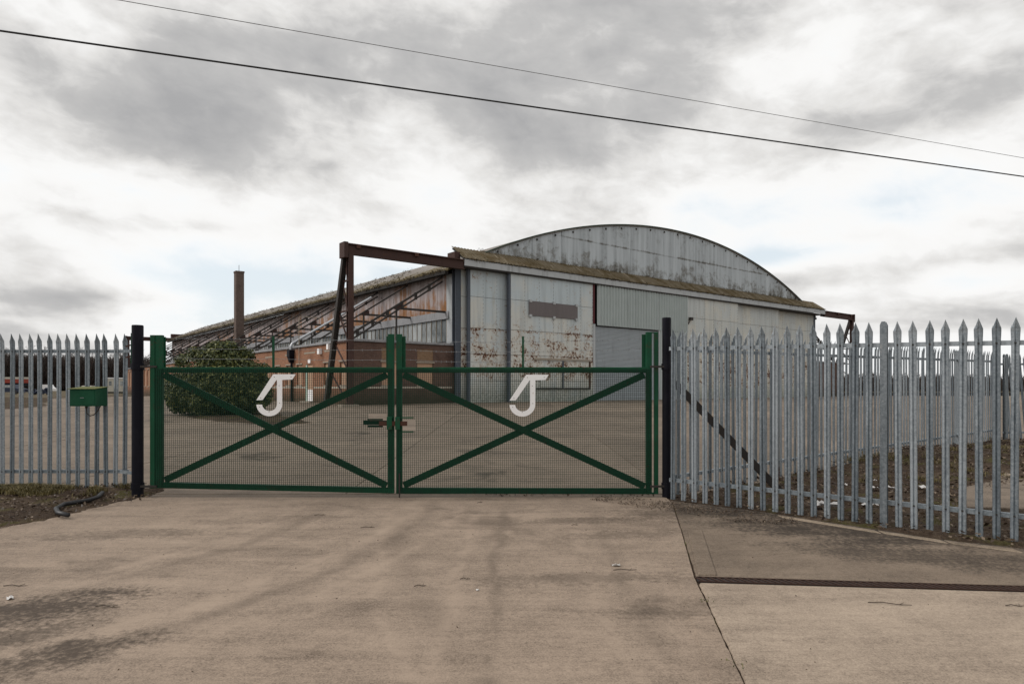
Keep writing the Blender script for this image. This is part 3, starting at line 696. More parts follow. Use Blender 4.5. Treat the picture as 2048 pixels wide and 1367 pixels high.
# outer hinge members and the short uprights that carry the barbed wire
MB().box(Xl(302.5), Xl(312), -.04, .03, gz(975), gz(670)).obj('hinge_channel', M_GREEN, gl, bevel=.004)
MB().box(Xl(323), Xl(329), .034, .042, gz(735), gz(673)).obj('wire_upright', M_GREEN, gl)
MB().box(Xl(771.5), Xl(778), .034, .042, gz(735), gz(672)).obj('wire_upright', M_GREEN, gl)
MB().box(Xr(804), Xr(810.5), .034, .042, gz(735), gz(672)).obj('wire_upright', M_GREEN, grt)
MB().box(Xr(1284.5), Xr(1292.5), .034, .042, gz(735), gz(668)).obj('wire_upright', M_GREEN, grt)
MB().box(Xr(1308), Xr(1316), -.03, .03, gz(987), gz(664)).obj('hinge_channel', M_GREEN, grt, bevel=.004)
for y0, y1 in ((664, 666), (984, 987)): MB().box(Xr(1303)-.001, Xr(1308)+.001, -.02, .02, gz(y1), gz(y0)).obj('spacer', M_GREEN, grt)
for (r_, XX, xa, xb) in ((gl, Xl, 286, 314), (grt, Xr, 1302, 1325)):
    for y in (733, 971):
        MB().bar((XX(xa)-.02, -.045, gz(y)), (XX(xb)+.02, -.045, gz(y)), .026, .03).obj('hinge', M_DARKST, r_)
for r_, XX, xm in ((gl, Xl, 546), (grt, Xr, 1046)): MB().box(XX(xm-2), XX(xm+2), .005, .03, gz(735), gz(672)).obj('wire_upright', M_GREEN, r_)
def barbed(root, pts):
    P_ = []
    for i in range(len(pts)-1):
        for k in range(6):
            t = k/6; p = Vector(pts[i]).lerp(Vector(pts[i+1]), t); p.z -= .012*math.sin(math.pi*t)
            P_.append(p)
    P_.append(Vector(pts[-1])); mb = MB(); mb.tube(P_, .0021, 4)
    for i in range(len(P_)-1):
        for t in (.15, .65):
            c = P_[i].lerp(P_[i+1], t)
            for _ in range(2):
                d = Vector((random.uniform(-.3, .3), random.uniform(-1, 1), random.uniform(-1, 1))).normalized()*.02
                mb.tube([c-d, c+d], .0016, 3)
    return mb.obj('barbed_wire', M_WIRE, root)
for y in (678, 698, 718):
    barbed(gl, [(Xl(326), .046, gz(y-3)), (Xl(546), .02, gz(y-1)), (Xl(775), .046, gz(y+1))])
    barbed(grt, [(Xr(807), .046, gz(y)), (Xr(930), .04, gz(y+5)), (Xr(1046), .02, gz(y+4)), (Xr(1160), .04, gz(y+2)), (Xr(1288), .046, gz(y-2))])
# bolt and keeps
MB().box(Xl(728), Xl(776), -.06, -.042, gz(848.5), gz(840)).obj('bolt_housing', M_DKG, gl); MB().box(Xl(737), Xl(767), -.07, -.038, gz(839.6), gz(836.5)).obj('bolt_guide', M_DKG, gl); MB().box(Xl(737), Xl(767), -.07, -.038, gz(853), gz(849.2)).obj('bolt_guide', M_DKG, gl)
MB().box(Xl(775.5), Xl(786), -.085, -.037, gz(858), gz(832.5)).obj('keep_plate', M_GREEN, gl, bevel=.003)
MB().box(Xl(760), Xl(816), -.078, -.062, gz(850.5), gz(841.5)).obj('bolt', M_RUSTY, gl)
MB().box(Xr(792.5), Xr(802), -.098, -.082, gz(858), gz(832.5)).obj('keep_plate', M_GREEN, grt, bevel=.003)
for y in (834, 862): MB().box(Xr(804.5), Xr(828), -.06, -.04, gz(y+1.8), gz(y-1)).obj('keep_arm', M_GREEN, grt)
MB().tube([(Xr(800), -.045, gz(995)), (Xr(800), -.045, gz(945))], .011, 8).obj('drop_bolt', M_DARKST, grt)
# emblem
def emblem(root, XX, ox, oy):
    def px(a, b): return XX(940+a/7.877+ox), gz(720+b/7.877+oy)
    ol = [(885,228), (1238,228), (1185,310), (1027,316), (1027,690)]
    for k in range(1, 15):
        t = math.pi*k/15; ol.append((824.5+202.5*math.cos(t), 694+190*math.sin(t)))
    ol += [(622,702), (712,702)]
    for k in range(1, 13):
        t = math.pi*(1-k/13); ol.append((828.5+117*math.cos(t), 694+109*math.sin(t)))
    ol += [(945,690), (945,318), (936,318), (720,630), (622,633)]
    pts = [px(*p) for p in ol]
    bm = bmesh.new(); vv = [bm.verts.new((x, 0, z)) for x, z in pts]; f = bm.faces.new(vv); f.normal_update()
    bmesh.ops.triangulate(bm, faces=[f])
    r = bmesh.ops.extrude_face_region(bm, geom=bm.faces[:]); bmesh.ops.translate(bm, verts=[v for v in r['geom'] if isinstance(v, bmesh.types.BMVert)], vec=(0, .005, 0))
    bmesh.ops.recalc_face_normals(bm, faces=bm.faces)
    me = bpy.data.meshes.new('emblem'); bm.to_mesh(me); bm.free(); me.materials.append(M_WHITE)
    o = inst('emblem', me, root, (0, -.052, 0)); o['label'] = 'white painted hook-shaped metal emblem'
    bo = MB().tube([(0,-.004,0), (0,.004,0)], .0055, 6).mesh('bolt', M_RUSTY)
    for q in ((903,272), (1166,270), (692,597), (672,738), (988,678), (980,405), (822,815)):
        x, z = px(*q); inst('bolt', bo, o, (x, 0, z))
emblem(grt, Xr, 0, 0); emblem(gl, Xl, -503.6, -.8)

# green box on the left fence
BD = 9.98; bs = FPX/BD
def bx_(x): return (x-CX)/bs
bxr = empty('control_box', (bx_(180), 10.12, 0))
x0, x1 = bx_(141)-bx_(180), bx_(192)-bx_(180); zt, zb = EYE+(HY-778)/bs, EYE+(HY-812)/bs
wv_ = x1-x0
mb = MB(); mb.add([(x0,-.16,zb),(x1,-.16,zb),(x1,.14,zb),(x0,.14,zb),(x0,-.16,zt),(x1,-.16,zt),(x1,.14,zt+.03),(x0,.14,zt+.03)],
       [(3,2,1,0),(4,5,6,7),(0,1,5,4),(1,2,6,5),(2,3,7,6),(3,0,4,7)]); mb.obj('case', M_BOXG, bxr, bevel=.004)
M_LID = m_paint('mossy_lid', (.16, .17, .06), .9, .5, .5, (.30, .26, .12), 14)
mb = MB(); mb.add([(x0-.022,-.185,zt+.003),(x1+.01,-.185,zt+.003),(x1+.012,.155,zt+.034),(x0-.022,.155,zt+.034),(x0-.022,-.185,zt+.009),(x1+.01,-.185,zt+.009),(x1+.012,.155,zt+.040),(x0-.022,.155,zt+.040)],
       [(3,2,1,0),(4,5,6,7),(0,1,5,4),(1,2,6,5),(2,3,7,6),(3,0,4,7)]); mb.obj('lid', M_LID, bxr)
MB().box(x0+.012, x1-.012, -.164, -.161, zb+.025, zt-.012).obj('door', M_BOXG, bxr); MB().box(x0+.16, x0+.215, -.169, -.1645, (zb+zt)/2-.004, (zb+zt)/2+.004).obj('latch', M_WIRE, bxr)
lp = [(x0+.18, -.05, zb), (x0+.185, -.06, zb-.05), (x0+.20, -.07, zb-.11), (x0+.25, -.07, zb-.145), (x0+.30, -.06, zb-.13), (x0+.34, -.03, zb-.07), (x0+.36, 0, zb)]
MB().tube(lp, .0075, 6).obj('cable_loop', M_DARKST, bxr); MB().tube([(x0+.18, -.05, zb-.03), (x0+.18, -.05, zb+.01)], .018, 8).obj('gland', M_DARKST, bxr)
tag(bxr, 'dark green steel box with mossy lid fixed to the left palisade fence', 'box')

# ------------------------------------------------------------------ hangar   (local axes: x along the front, y back along the side, z up)
H = empty('aircraft_hangar', HC, HA); tag(H, 'large arched aircraft hangar with weathered pale steel doors and rusty side cladding', 'hangar')
ARC_R, ARC_ZC, ARC_U = 50.04, -35.15, 22.86
def arcz(u): return ARC_ZC+math.sqrt(max(0, ARC_R**2-(u-ARC_U)**2))
# roof shell
mb = MB(); nu, nv = 36, 24
for sh in (0, -.12):
    for i in range(nu+1):
        u = -.55+(W_H+1.1)*i/nu
        for j in range(nv+1): mb.v.append((u, .0+(L_H)*j/nv-.12, arcz(u)+.13+sh))
n1_ = (nu+1)*(nv+1)
for i in range(nu):
    for j in range(nv):
        a = i*(nv+1)+j; mb.f.append((a, a+nv+1, a+nv+2, a+1)); mb.f.append(tuple(n1_+q for q in (a, a+1, a+nv+2, a+nv+1)))
for i in range(nu):
    for j in (0, nv):
        a = i*(nv+1)+j; b = a+nv+1; mb.f.append((a, b, n1_+b, n1_+a))
for j in range(nv):
    for i in (0, nu):
        a = i*(nv+1)+j; mb.f.append((a, a+1, n1_+a+1, n1_+a))
mb.mi = [0]*len(mb.f)
roof = mb.obj('roof', M_ROOF, H, smooth=False)
mb = MB(); mb.tube([(u, -.14, arcz(u)+.10) for u in [W_H*i/48 for i in range(49)]], .05, 6)
mb.obj('verge_trim', m_paint('dark_green_trim', (.03, .055, .04), .7, .4, .3, scale=2), roof)
for s_, uu in ((0, -.62), (1, W_H+.62)):
    mb = MB(); mb.bar((uu, -.1, 8.98), (uu, L_H, 8.98), .26, .20); mb.obj('gutter', M_GUT, roof)
# moss along the gutter and on the roof edge
def clumps(name, pts, size, mat, parent, per=26, flat=.6):
    pts = np.asarray(pts); n = len(pts)*per
    c = np.repeat(pts, per, 0)+RNG.normal(0, 1, (n, 3))*np.array([size*.55, size*.55, size*.45])
    d1 = RNG.normal(0, 1, (n, 3)); d1 /= np.linalg.norm(d1, axis=1)[:, None]
    d2 = RNG.normal(0, 1, (n, 3)); d2 -= d1*(d1*d2).sum(1)[:, None]; d2 /= np.linalg.norm(d2, axis=1)[:, None]
    s = (size*RNG.uniform(.12, .38, n))[:, None]
    V = np.stack([c-d1*s-d2*s*.35, c+d1*s-d2*s*.35, c+d1*s+d2*s*.35, c-d1*s+d2*s*.35], 1).reshape(-1, 3)
    o = npmesh(name, V, np.arange(n*4).reshape(-1, 4), mat, parent); o['kind'] = 'stuff'; return o
pts = []
for k in range(820):
    v = L_H*RNG.uniform(0, 1)**1.1; pts.append((-.62+RNG.normal(0, .12), v, 9.1+RNG.uniform(-.02, .10)*(.5+mnoise.noise((v*.4, 1, 1)))))
clumps('gutter_moss', pts, .16, M_MOSS, roof, 20)
pts = []
for k in range(520):
    v = L_H*RNG.uniform(.10, 1); u = abs(RNG.normal(0, 2.6)); pts.append((u, v, arcz(u)+.16))
clumps('roof_moss', pts, .14, M_MOSS, roof, 14)
# gable cladding strips
gab = MB().box(.3, W_H-.3, .14, .2, .6, 9.6).obj('gable_wall', M_FELT, H)
gw = .94; k = int(W_H/gw)
for i in range(k+1):
    u0, u1 = .05+i*gw, min(.05+(i+1)*gw-.003, W_H-.05)
    if u1-u0 < .1: continue
    t0, t1 = arcz(u0)-.0, arcz(u1)-.0
    zl_ = 9.9; y = random.uniform(-.012, .012)
    if min(t0, t1) > 12.95:
        MB().prism([(u0, zl_), (u1, zl_), (u1, 12.75), (u0, 12.75)], y, y+.05).obj('cladding_strip', M_GABLE, gab)
        MB().prism([(u0, 12.70), (u1, 12.70), (u1, t1), (u0, t0)], y-.018, y-.002).obj('cladding_strip', M_GABLE, gab)
    elif max(t0, t1) > zl_: MB().prism([(u0, zl_), (u1, zl_), (u1, max(t1, zl_+.01)), (u0, max(t0, zl_+.01))], y, y+.05).obj('cladding_strip', M_GABLE, gab)
# purlin ends under the roof verge
for i in range(1, 26):
    u = W_H*i/26; MB().box(u-.05, u+.05, -.09, -.02, arcz(u)-.25, arcz(u)-.12).obj('purlin_end', M_DARKST, gab)
# canopy over the doors
cano = MB().add([(-.15,-1.32,9.74),(W_H+.15,-1.32,9.74),(W_H+.15,.0,10.62),(-.15,.0,10.62),(-.15,-1.32,9.68),(W_H+.15,-1.32,9.68),(W_H+.15,.0,10.54),(-.15,.0,10.54)],
        [(0,1,2,3),(7,6,5,4),(0,4,5,1),(1,5,6,2),(2,6,7,3),(3,7,4,0)]).obj('canopy_deck', M_FELT, H)
w = .76; i = 0; u = -.2
while u < W_H+.1:
    u1 = min(u+w, W_H+.2); a = random.uniform(0, .02)
    # one corrugated sheet
    mb = MB(); m_ = 12
    for r, (yy, zz) in enumerate(((-1.42, 9.70), (-.7, 10.19), (.02, 10.66))):
        for q in range(m_+1):
            uu = u+(u1-u)*q/m_; mb.v.append((uu, yy+a*random.uniform(-1, 1)*(r == 0), zz+.05+a+.022*math.sin(2*math.pi*q/4)))
    for r in range(2):
        for q in range(m_):
            b_ = r*(m_+1)+q; mb.f.append((b_, b_+1, b_+m_+2, b_+m_+1)); mb.mi.append(0)
    mb.obj('canopy_sheet', M_CANOPY, cano); u += w-.01; i += 1
for q in range(12):
    u0 = -.1+(W_H+.2)*q/12; MB().box(u0+.006, u0+(W_H+.2)/12-.006, -1.36, -1.325, 9.30, 9.71).obj('fascia_board', M_FASCIA, cano)
MB().box(-.1, W_H+.1, -1.31, -.02, 9.22, 9.28).obj('soffit', M_DARKST, cano)
pts = [(RNG.uniform(0, W_H), -1.40+RNG.normal(0, .05), 9.76+RNG.normal(0, .03)) for _ in range(420)]
pts += [(RNG.uniform(1, W_H-1), yy, 9.74+.88*(yy+1.32)/1.32+.03) for yy in RNG.uniform(-1.3, 0, 260)]
clumps('canopy_moss', pts, .10, M_MOSS, cano, 14)
pts = [(RNG.uniform(2, W_H-3), -.03, 10.70+abs(RNG.normal(0, .03))) for _ in range(90)]
clumps('flashing_moss', pts, .12, M_MOSS, cano, 14)
# sliding door leaves
ROWS = [.55, 2.03, 3.78, 5.46, 7.5, 9.24]
RIV = MB().tube([(0,-.012,0), (0,.006,0)], .022, 5).mesh('rivet', M_DARKST)
def door_leaf(u0, u1, v, ncol, mat, label=None, edge_l=None, edge_r=None):
    d = MB().box(u0+.02, u1-.02, v+.02, v+.10, .57, 9.2).obj('door_leaf', M_DARKST, H)
    if label: d['label'] = label
    cw = (u1-u0)/ncol
    for c in range(ncol):
        for r in range(5):
            y = v-random.uniform(0, .008); ti = random.uniform(-.004, .004)
            a, b = u0+c*cw+.004, u0+(c+1)*cw-.004; z0, z1 = ROWS[r]+.012, ROWS[r+1]-.012
            MB().add([(a,y,z0),(b,y+ti,z0),(b,y+ti,z1),(a,y,z1),(a,y+.014,z0),(b,y+.014,z0),(b,y+.014,z1),(a,y+.014,z1)],
                     [(0,1,2,3),(7,6,5,4),(0,4,5,1),(1,5,6,2),(2,6,7,3),(3,7,4,0)]).obj('sheet', mat, d)
    mb = MB()
    for c in range(ncol+1):
        uu = u0+c*cw; uu = min(max(uu, u0+.06), u1-.06); z = .7
        while z < 9.1:
            mb.tube([(uu, v-.022, z), (uu, v+.0, z)], .020, 5); z += .255
    o = mb.obj('rivets', M_DARKST, d); o['kind'] = 'stuff'
    for e_, uu in ((edge_l, u0), (edge_r, u1)):
        if e_: MB().box(uu-.09, uu+.09, v-.03, v+.16, .56, 9.22).obj('edge_channel', M_BLUEST, d)
    return d
def fu(x, v):
    r = (x-CX)/FPX; b = HC+EV*v; return (r*b.y-b.x)/(EU.x-r*EU.y)
VA, VB, VC = -1.12, -.72, -.32
dl1 = door_leaf(fu(1019, VA), fu(1186, VA), VA, 6, M_SHEET, None, True)
dl2 = door_leaf(fu(938, VB), fu(1020, VB), VB, 3, M_SHEET, None, True)
dl3 = door_leaf(fu(912, VC), fu(940, VC), VC, 1, M_SHEET)
dr1 = door_leaf(fu(1374, VA), fu(1476, VA), VA, 6, M_SHEET2)
dr2 = door_leaf(fu(1470, VB), fu(1558, VB), VB, 6, M_SHEET2)
dr3 = door_leaf(fu(1552, VC), fu(1627, VC), VC, 6, M_SHEET2)
# boarded window and wicket frame on the big left leaf
u0, u1 = fu(1058, VA-.06), fu(1155, VA-.06)
bw = MB().box(u0, u1, VA-.085, VA-.05, 6.52, 7.52).obj('window_board', M_BOARDING, H); bw['label'] = 'dark board over the long window in the door'
for uu in (u0+.12, (u0+u1)/2, u1-.12):
    for zz in (6.50, 7.52): MB().box(uu-.11, uu+.11, VA-.13, VA-.03, zz-.09, zz+.09).obj('clip', M_FASCIA, bw)
u0, u1 = fu(1068, VA-.05), fu(1181, VA-.05); um = fu(1126, VA-.05)
wk = MB().box(u0, u1, VA-.10, VA-.026, 3.50, 3.64).obj('wicket_head', M_LINTEL, H)
MB().box(um-.06, um+.06, VA-.075, VA-.026, 1.55, 3.49).obj('wicket_bar', M_BLUEST, wk); MB().box(u0+.2, u1, VA-.09, VA-.026, 1.44, 1.55).obj('wicket_sill', M_DARKST, wk)
MB().box(u1-.12, u1, VA-.07, VA-.026, 1.56, 3.48).obj('wicket_post', M_RUSTY, wk)
for a_, b_ in (((u0+.6), um-.2),): MB().box(a_, b_, VA-.05, VA-.026, 1.6, 2.3).obj('wicket_panel', M_SHEET, wk)
# roller door bay
uS0, uS1, uC1 = fu(1190, VA), fu(1317, VA), fu(1374, VA)
MB().box(fu(1185.5, VA), fu(1188.5, VA), VA-.06, VA+.3, 6.35, 9.22).obj('jamb_flange', M_MAROON, H); MB().box(fu(1186, VA), fu(1190, VA), VA-.04, VA+.3, .56, 6.3).obj('jamb', M_FASCIA, H)
MB().box(fu(1188.5, VA)+.002, uC1, VA+.34, VA+.4, 5.4, 9.22).obj('bay_back', M_ASPH, H)
mb = MB(); a_, b_ = fu(1193, VA), uC1-.01; n = 34*6
for r, zz in enumerate((6.22, 9.24)):
    for q in range(n+1): mb.v.append((a_+(b_-a_)*q/n, VA-.09+.085*math.sin(2*math.pi*q/6+.4), zz+(random.uniform(-.01, .01) if r == 0 and False else 0)))
for q in range(n): mb.f.append((q, q+1, n+2+q, n+1+q)); mb.mi.append(0)
cs = mb.obj('corrugated_screen', M_CORR, H)
MB().box(a_, b_, VA-.02, VA+.0, 6.22, 6.30).obj('screen_rail', M_DARKST, cs)
mb = MB(); a2, b2 = uS1+.06, uC1-.01; n = 11*6
for r, zz in enumerate((.56, 6.22)):
    for q in range(n+1): mb.v.append((a2+(b2-a2)*q/n, VA-.05+.045*math.sin(2*math.pi*q/6+.4), zz))
for q in range(n): mb.f.append((q, q+1, n+2+q, n+1+q)); mb.mi.append(0)
mb.obj('corrugated_screen', M_CORR, H)
MB().box(uS1-.06, uS1+.05, VA-.1, VA+.3, .56, 6.2).obj('jamb', M_FASCIA, H)
mb = MB(); z = .56; sh_n = 0
while z < 6.15:
    z1 = z+.098
    mb.add([(uS0,VA+.12,z),(uS1-.06,VA+.12,z),(uS1-.06,VA+.085,z+.035),(uS0,VA+.085,z+.035),(uS0,VA+.085,z+.07),(uS1-.06,VA+.085,z+.07),(uS1-.06,VA+.12,z1),(uS0,VA+.12,z1)],[(0,1,2,3),(3,2,5,4),(4,5,6,7)]); z = z1
sh = mb.obj('roller_shutter', M_SHUT, H); sh['label'] = 'closed grey steel roller shutter'
MB().box(uS0, uS1-.06, VA+.05, VA+.33, 6.14, 6.21).obj('shutter_hood', M_DARKST, H)
# floodlight on the right leaf
uf = fu(1381, VA-.2); fl = MB().box(uf-.16, uf+.2, VA-.35, VA-.14, 7.25, 7.5).obj('floodlight', M_DARKST, H); MB().bar((uf, VA-.2, 7.3), (uf-.05, VA-.02, 6.95), .06, .06).obj('bracket', M_DARKST, fl)
# corner columns
for a, b in ((-.10, .32), (W_H-.32, W_H+.02)):
    c = MB().ibeam(((a+b)/2, -.12, .56), ((a+b)/2, -.12, 9.25), b-a, .42, .05, .05, (0, 1, 0)).obj('corner_column', M_BLUEST, H)
# side walls
def side_wall(u, sg):
    sw = MB().box(u+sg*.10, u+sg*.22, .12, L_H, .56, 9.05).obj('side_wall', M_FELT, H)
    n = 72; st = (L_H-.9)/n
    for i in range(n):
        v0 = .9+i*st
        MB().box(u+sg*random.uniform(-.012, .012), u+sg*.06, v0+.006, v0+st-.006, 6.28, 9.0).obj('cladding_sheet', M_SIDE, sw)
    MB().box(u-.0, u+sg*.06, .10, .89, 4.5, 9.0).obj('end_panel', M_FASCIA, sw)
    MB().prism([(u-sg*.10, 6.10), (u-sg*.02, 6.10), (u-sg*.02, 6.62), (u-sg*.03, 6.62)], .6, L_H-.1).obj('flashing', M_COPING, sw)
    n = 128; st = (L_H-.95)/n
    pm = MB().box(0, sg*.02, .015, st-.035, 4.62, 6.12).mesh('pane', M_PANE); mm = MB().box(-sg*.03, sg*.03, -.02, .02, 4.6, 6.12).mesh('mullion', M_LINTEL)
    for i in range(n):
        v0 = .9+i*st; inst('pane', pm, sw, (u+sg*.035, v0+.02, 0)); inst('mullion', mm, sw, (u+sg*.02, v0, 0))
side_wall(0, 1)
MB().box(W_H-.2, W_H-.06, .12, L_H, .56, 9.05).obj('side_wall', M_SIDE, H)
MB().box(.3, W_H-.3, L_H-.3, L_H-.1, .56, 9.6).obj('rear_wall', M_SIDE, H)
# raking struts outside the walls
def rakers(sg, u0, n):
    for k in range(n):
        v = 1.0+4.62*k; double = (k % 2 == 0)
        mb = MB(); top = (u0-sg*.25, v, 8.86); bot = (u0-sg*6.95, v, 4.62)
        T_, B_ = Vector(top), Vector(bot)
        if double:
            mb.bar(T_, B_, .11, .13); o = Vector((0, .0, -.30)); mb.bar(T_+o, B_+o+Vector((sg*.3, 0, .15)), .09, .10)
            for t in (.15, .3, .45, .6, .75, .9):
                p = T_.lerp(B_, t); mb.bar(p+Vector((0,0,.08)), p+Vector((0,0,-.38)), .14, .16)
        else: mb.bar(T_, B_, .09, .10)
        r = mb.obj('raking_strut', M_DARKST, H)
        g_ = T_.lerp(B_, .50)
        mb = MB(); mb.bar(g_+Vector((sg*.1, 0, -.18)), (u0-sg*.02, v, g_.z-.18), .10, .13); mb.obj('tie', M_DARKST, r)
        MB().bar(g_+Vector((-sg*.05, 0, -.15)), (g_.x-sg*.05, v, 4.50), .09, .09).obj('prop', M_DARKST, r)
        MB().prism([(g_.x-.35, g_.z-.25), (g_.x+.35, g_.z-.25), (g_.x+.35, g_.z+.12), (g_.x, g_.z-.0), (g_.x-.30, g_.z-.2)], v-.03, v+.03).obj('gusset', M_RSJ, r)
rakers(1, 0, 18); rakers(-1, W_H, 18)

# ------------------------------------------------------------------ annexes
def wall_cells(h0, h1, z0, z1, holes):
    hs = sorted({h0, h1, *[q for o in holes for q in o[:2]]}); zs = sorted({z0, z1, *[q for o in holes for q in o[2:4]]}); out = []
    for i in range(len(hs)-1):
        run = None
        for j in range(len(zs)-1):
            cm, zm = (hs[i]+hs[i+1])/2, (zs[j]+zs[j+1])/2
            solid = not any(o[0] < cm < o[1] and o[2] < zm < o[3] for o in holes)
            if solid:
                if run is None: run = [zs[j], zs[j+1]]
                else: run[1] = zs[j+1]
            if (not solid or j == len(zs)-2) and run: out.append((hs[i], hs[i+1], *run)); run = None
    return out
def annexe(label, u_in, u_out, detailed, z_top=4.28):
    A = empty('brick_annexe', HC+EU*u_out, HA); sg = 1 if u_out < u_in else -1
    wd = abs(u_in-u_out)
    U = lambda u: sg*u                                     # distance in from the outer wall, towards the hangar
    # front wall faces -y, outer side wall at x = 0
    fholes = []
    if detailed: fholes = [(4.30, 5.46, 1.72, 3.12), (1.85, 2.98, 1.72, 3.12), (4.30, 5.46, 3.20, 3.98), (1.85, 2.98, 3.20, 3.98)]
    mb = MB()
    for a, b, z0, z1 in wall_cells(.0, wd, .5, z_top, fholes): mb.box(U(a), U(b), 0, .22, z0, z1)
    fw = mb.obj('front_wall', M_BRF, A)
    for q in fholes:
        if q[3] < 3.5:
            w_ = MB().box(U(q[0])+0, U(q[1]), .09, .12, q[2], q[3]).obj('window_board', M_BOARD, fw)
            MB().box(U(q[0]-.08), U(q[1]+.08), -.05, .14, q[3], q[3]+.079).obj('lintel', M_LINTEL, fw); MB().box(U(q[0]-.05), U(q[1]+.05), -.04, .16, q[2]-.09, q[2]).obj('sill', M_LINTEL, fw)
        else: MB().box(U(q[0]), U(q[1]), .03, .2, q[2], q[3]).obj('brick_infill', M_BRY, fw)
    # outer wall along y
    wins = [(.75, 1.85), (3.2, 4.25), (8.0, 8.95), (10.05, 11.0), (12.3, 13.25), (14.5, 15.4)] + [(17.2+2.35*k, 18.3+2.35*k) for k in range(27)]
    wins = [w_ for w_ in wins if w_[1] < L_H-2] if detailed else []
    holes = [(a, b, 1.74, 3.14 if a < 40 else 3.95) for a, b in wins]
    door = (6.15, 7.35, .6, 3.1)
    if detailed: holes.append(door)
    mb = MB()
    for a, b, z0, z1 in wall_cells(.221, L_H-1.5, .5, z_top, holes): mb.box(U(0), U(.22), a, b, z0, z1)
    sw = mb.obj('side_wall', M_BRS, A)
    for a, b, z0, z1 in holes[:len(wins)]:
        MB().box(U(.09), U(.12), a, b, z0, z1).obj('window_board', M_BOARD, sw)
        MB().box(U(-.05), U(.14), a-.09, b+.09, z1, z1+.09).obj('lintel', M_LINTEL, sw); MB().box(U(-.04), U(.16), a-.06, b+.06, z0-.09, z0).obj('sill', M_LINTEL, sw)
    if detailed:
        d = MB().box(U(.06), U(.10), 6.16, 7.34, .62, 3.09).obj('door', M_BOARD, A); MB().box(U(.045), U(.0595), 6.2, 7.1, .66, 1.45).obj('kick_plate', M_WHITE, d)
        MB().box(U(.0), U(.05), 7.12, 7.33, .63, 3.08).obj('door_edge', m_paint('pale_green', (.40, .50, .42), .6), d); MB().box(U(-.3), U(.0)-.002*sg, 5.9, 7.7, .5, .68).obj('step', M_LINTEL, sw)
        MB().box(U(-.03), U(-.002), 6.5, 6.9, 3.2, 3.45).obj('notice', M_WHITE, sw)
        for a, b in ((2.6, 4.2), (5.7, 7.6), (10.2, 11.2), (14.0, 15.6)): MB().box(U(-.015), U(.05), a, b, 3.82, 3.93).obj('upper_lintel', M_LINTEL, sw)
        for v_, z_, s_ in ((4.75, 3.72, .22), (3.3, 3.95, .17)): MB().box(U(-.2), U(-.002), v_-s_*.7, v_+s_*.7, z_, z_+.34).obj('wall_light', M_WHITE, sw)
        # hopper and downpipes
        pv = 9.62; dp = MB().tube([(U(-.13), pv, .6), (U(-.13), pv, 3.4)], .085, 10).obj('downpipe', M_BLACK, A)
        MB().add([(U(-.28), pv-.12, 3.3), (U(-.28), pv+.12, 3.3), (U(-.02), pv+.12, 3.3), (U(-.02), pv-.12, 3.3), (U(-.38), pv-.26, 3.75), (U(-.38), pv+.26, 3.75), (U(-.02), pv+.26, 3.75), (U(-.02), pv-.26, 3.75), (U(-.38), pv-.26, 4.2), (U(-.38), pv+.26, 4.2), (U(-.02), pv+.26, 4.2), (U(-.02), pv-.26, 4.2)],
                [(0,1,2,3),(0,1,5,4),(1,2,6,5),(2,3,7,6),(3,0,4,7),(4,5,9,8),(5,6,10,9),(6,7,11,10),(7,4,8,11),(8,9,10,11)]).obj('hopper', M_BLACK, dp)
        MB().tube([(U(-.2), pv, 4.1), (U(-.2), pv, 4.45), (U(-.08), pv, 4.66), (U(5.6), pv+.32, 8.10), (U(6.1), pv+.34, 8.4)], .085, 10).obj('zinc_pipe', M_SILVER, dp)
        MB().tube([(U(-.1), 8.3, 3.2), (U(-.1), 8.3, 6.35), (U(.1), 8.3, 6.42), (U(1.35), 8.25, 6.40)], .03, 6).obj('conduit', M_LINTEL, sw)
    # white string course (headers)
    if detailed:
        hb = MB().box(0, .215, -.012, .05, 1.54, 1.63).mesh('string_brick', M_STRING); x = .06
        while x < wd-.25: inst('string_brick', hb, fw, (x if sg > 0 else -x-.2, 0, 0)); x += .235
        hb2 = MB().box(-.012, .05, 0, .215, 1.54, 1.63).mesh('string_brick', M_STRING); y = .3; c = 0
        while y < 42 and c < 230:
            if not (5.9 < y < 7.35): inst('string_brick', hb2, sw, (0, y, 0))
            y += .235; c += 1
    # roof slab and coping
    MB().box(U(.1), U(wd-.1), .1, L_H-1.6, z_top-.12, z_top+.02).obj('flat_roof', M_FELT, A)
    n = 10
    for i in range(n): MB().box(U(-.09)+sg*wd/n*i+.004, U(-.09)+sg*(wd/n*(i+1))-.004, -.12, .26, z_top+.001+random.uniform(0, .02), z_top+.16+random.uniform(-.02, .02)).obj('coping', M_COPING, A, bevel=.02)
    n = 64
    for i in range(n): MB().box(U(-.13), U(.26), .27+(L_H-2)/n*i+.005, .27+(L_H-2)/n*(i+1)-.005, z_top+.001+random.uniform(0, .02), z_top+.17+random.uniform(-.03, .03)).obj('coping', M_COPING, A, bevel=.02)
    tag(A, label, 'building', 'brick annexes beside the hangar'); return A
annexe('low brown brick annexe with boarded windows on the left of the hangar', 0, -7.03, True)
annexe('low brown brick annexe on the far right of the hangar behind the fence', W_H+.05, W_H+7.05, False)
# brick chimney
CH = empty('brick_chimney', HC+EU*(-3.0)+EV*36.4, HA)
MB().box(-.40, .40, -.40, .40, 4.2, 13.55).obj('stack', M_BRCH, CH); MB().box(-.44, .44, -.44, .44, 13.55, 13.72).obj('cap', M_BRCH, CH)
MB().tube([(0,0,13.7), (0,0,14.4)], .025, 5).obj('lightning_rod', M_DARKST, CH)
tag(CH, 'tall square brown brick chimney stack rising beside the hangar roof', 'chimney')

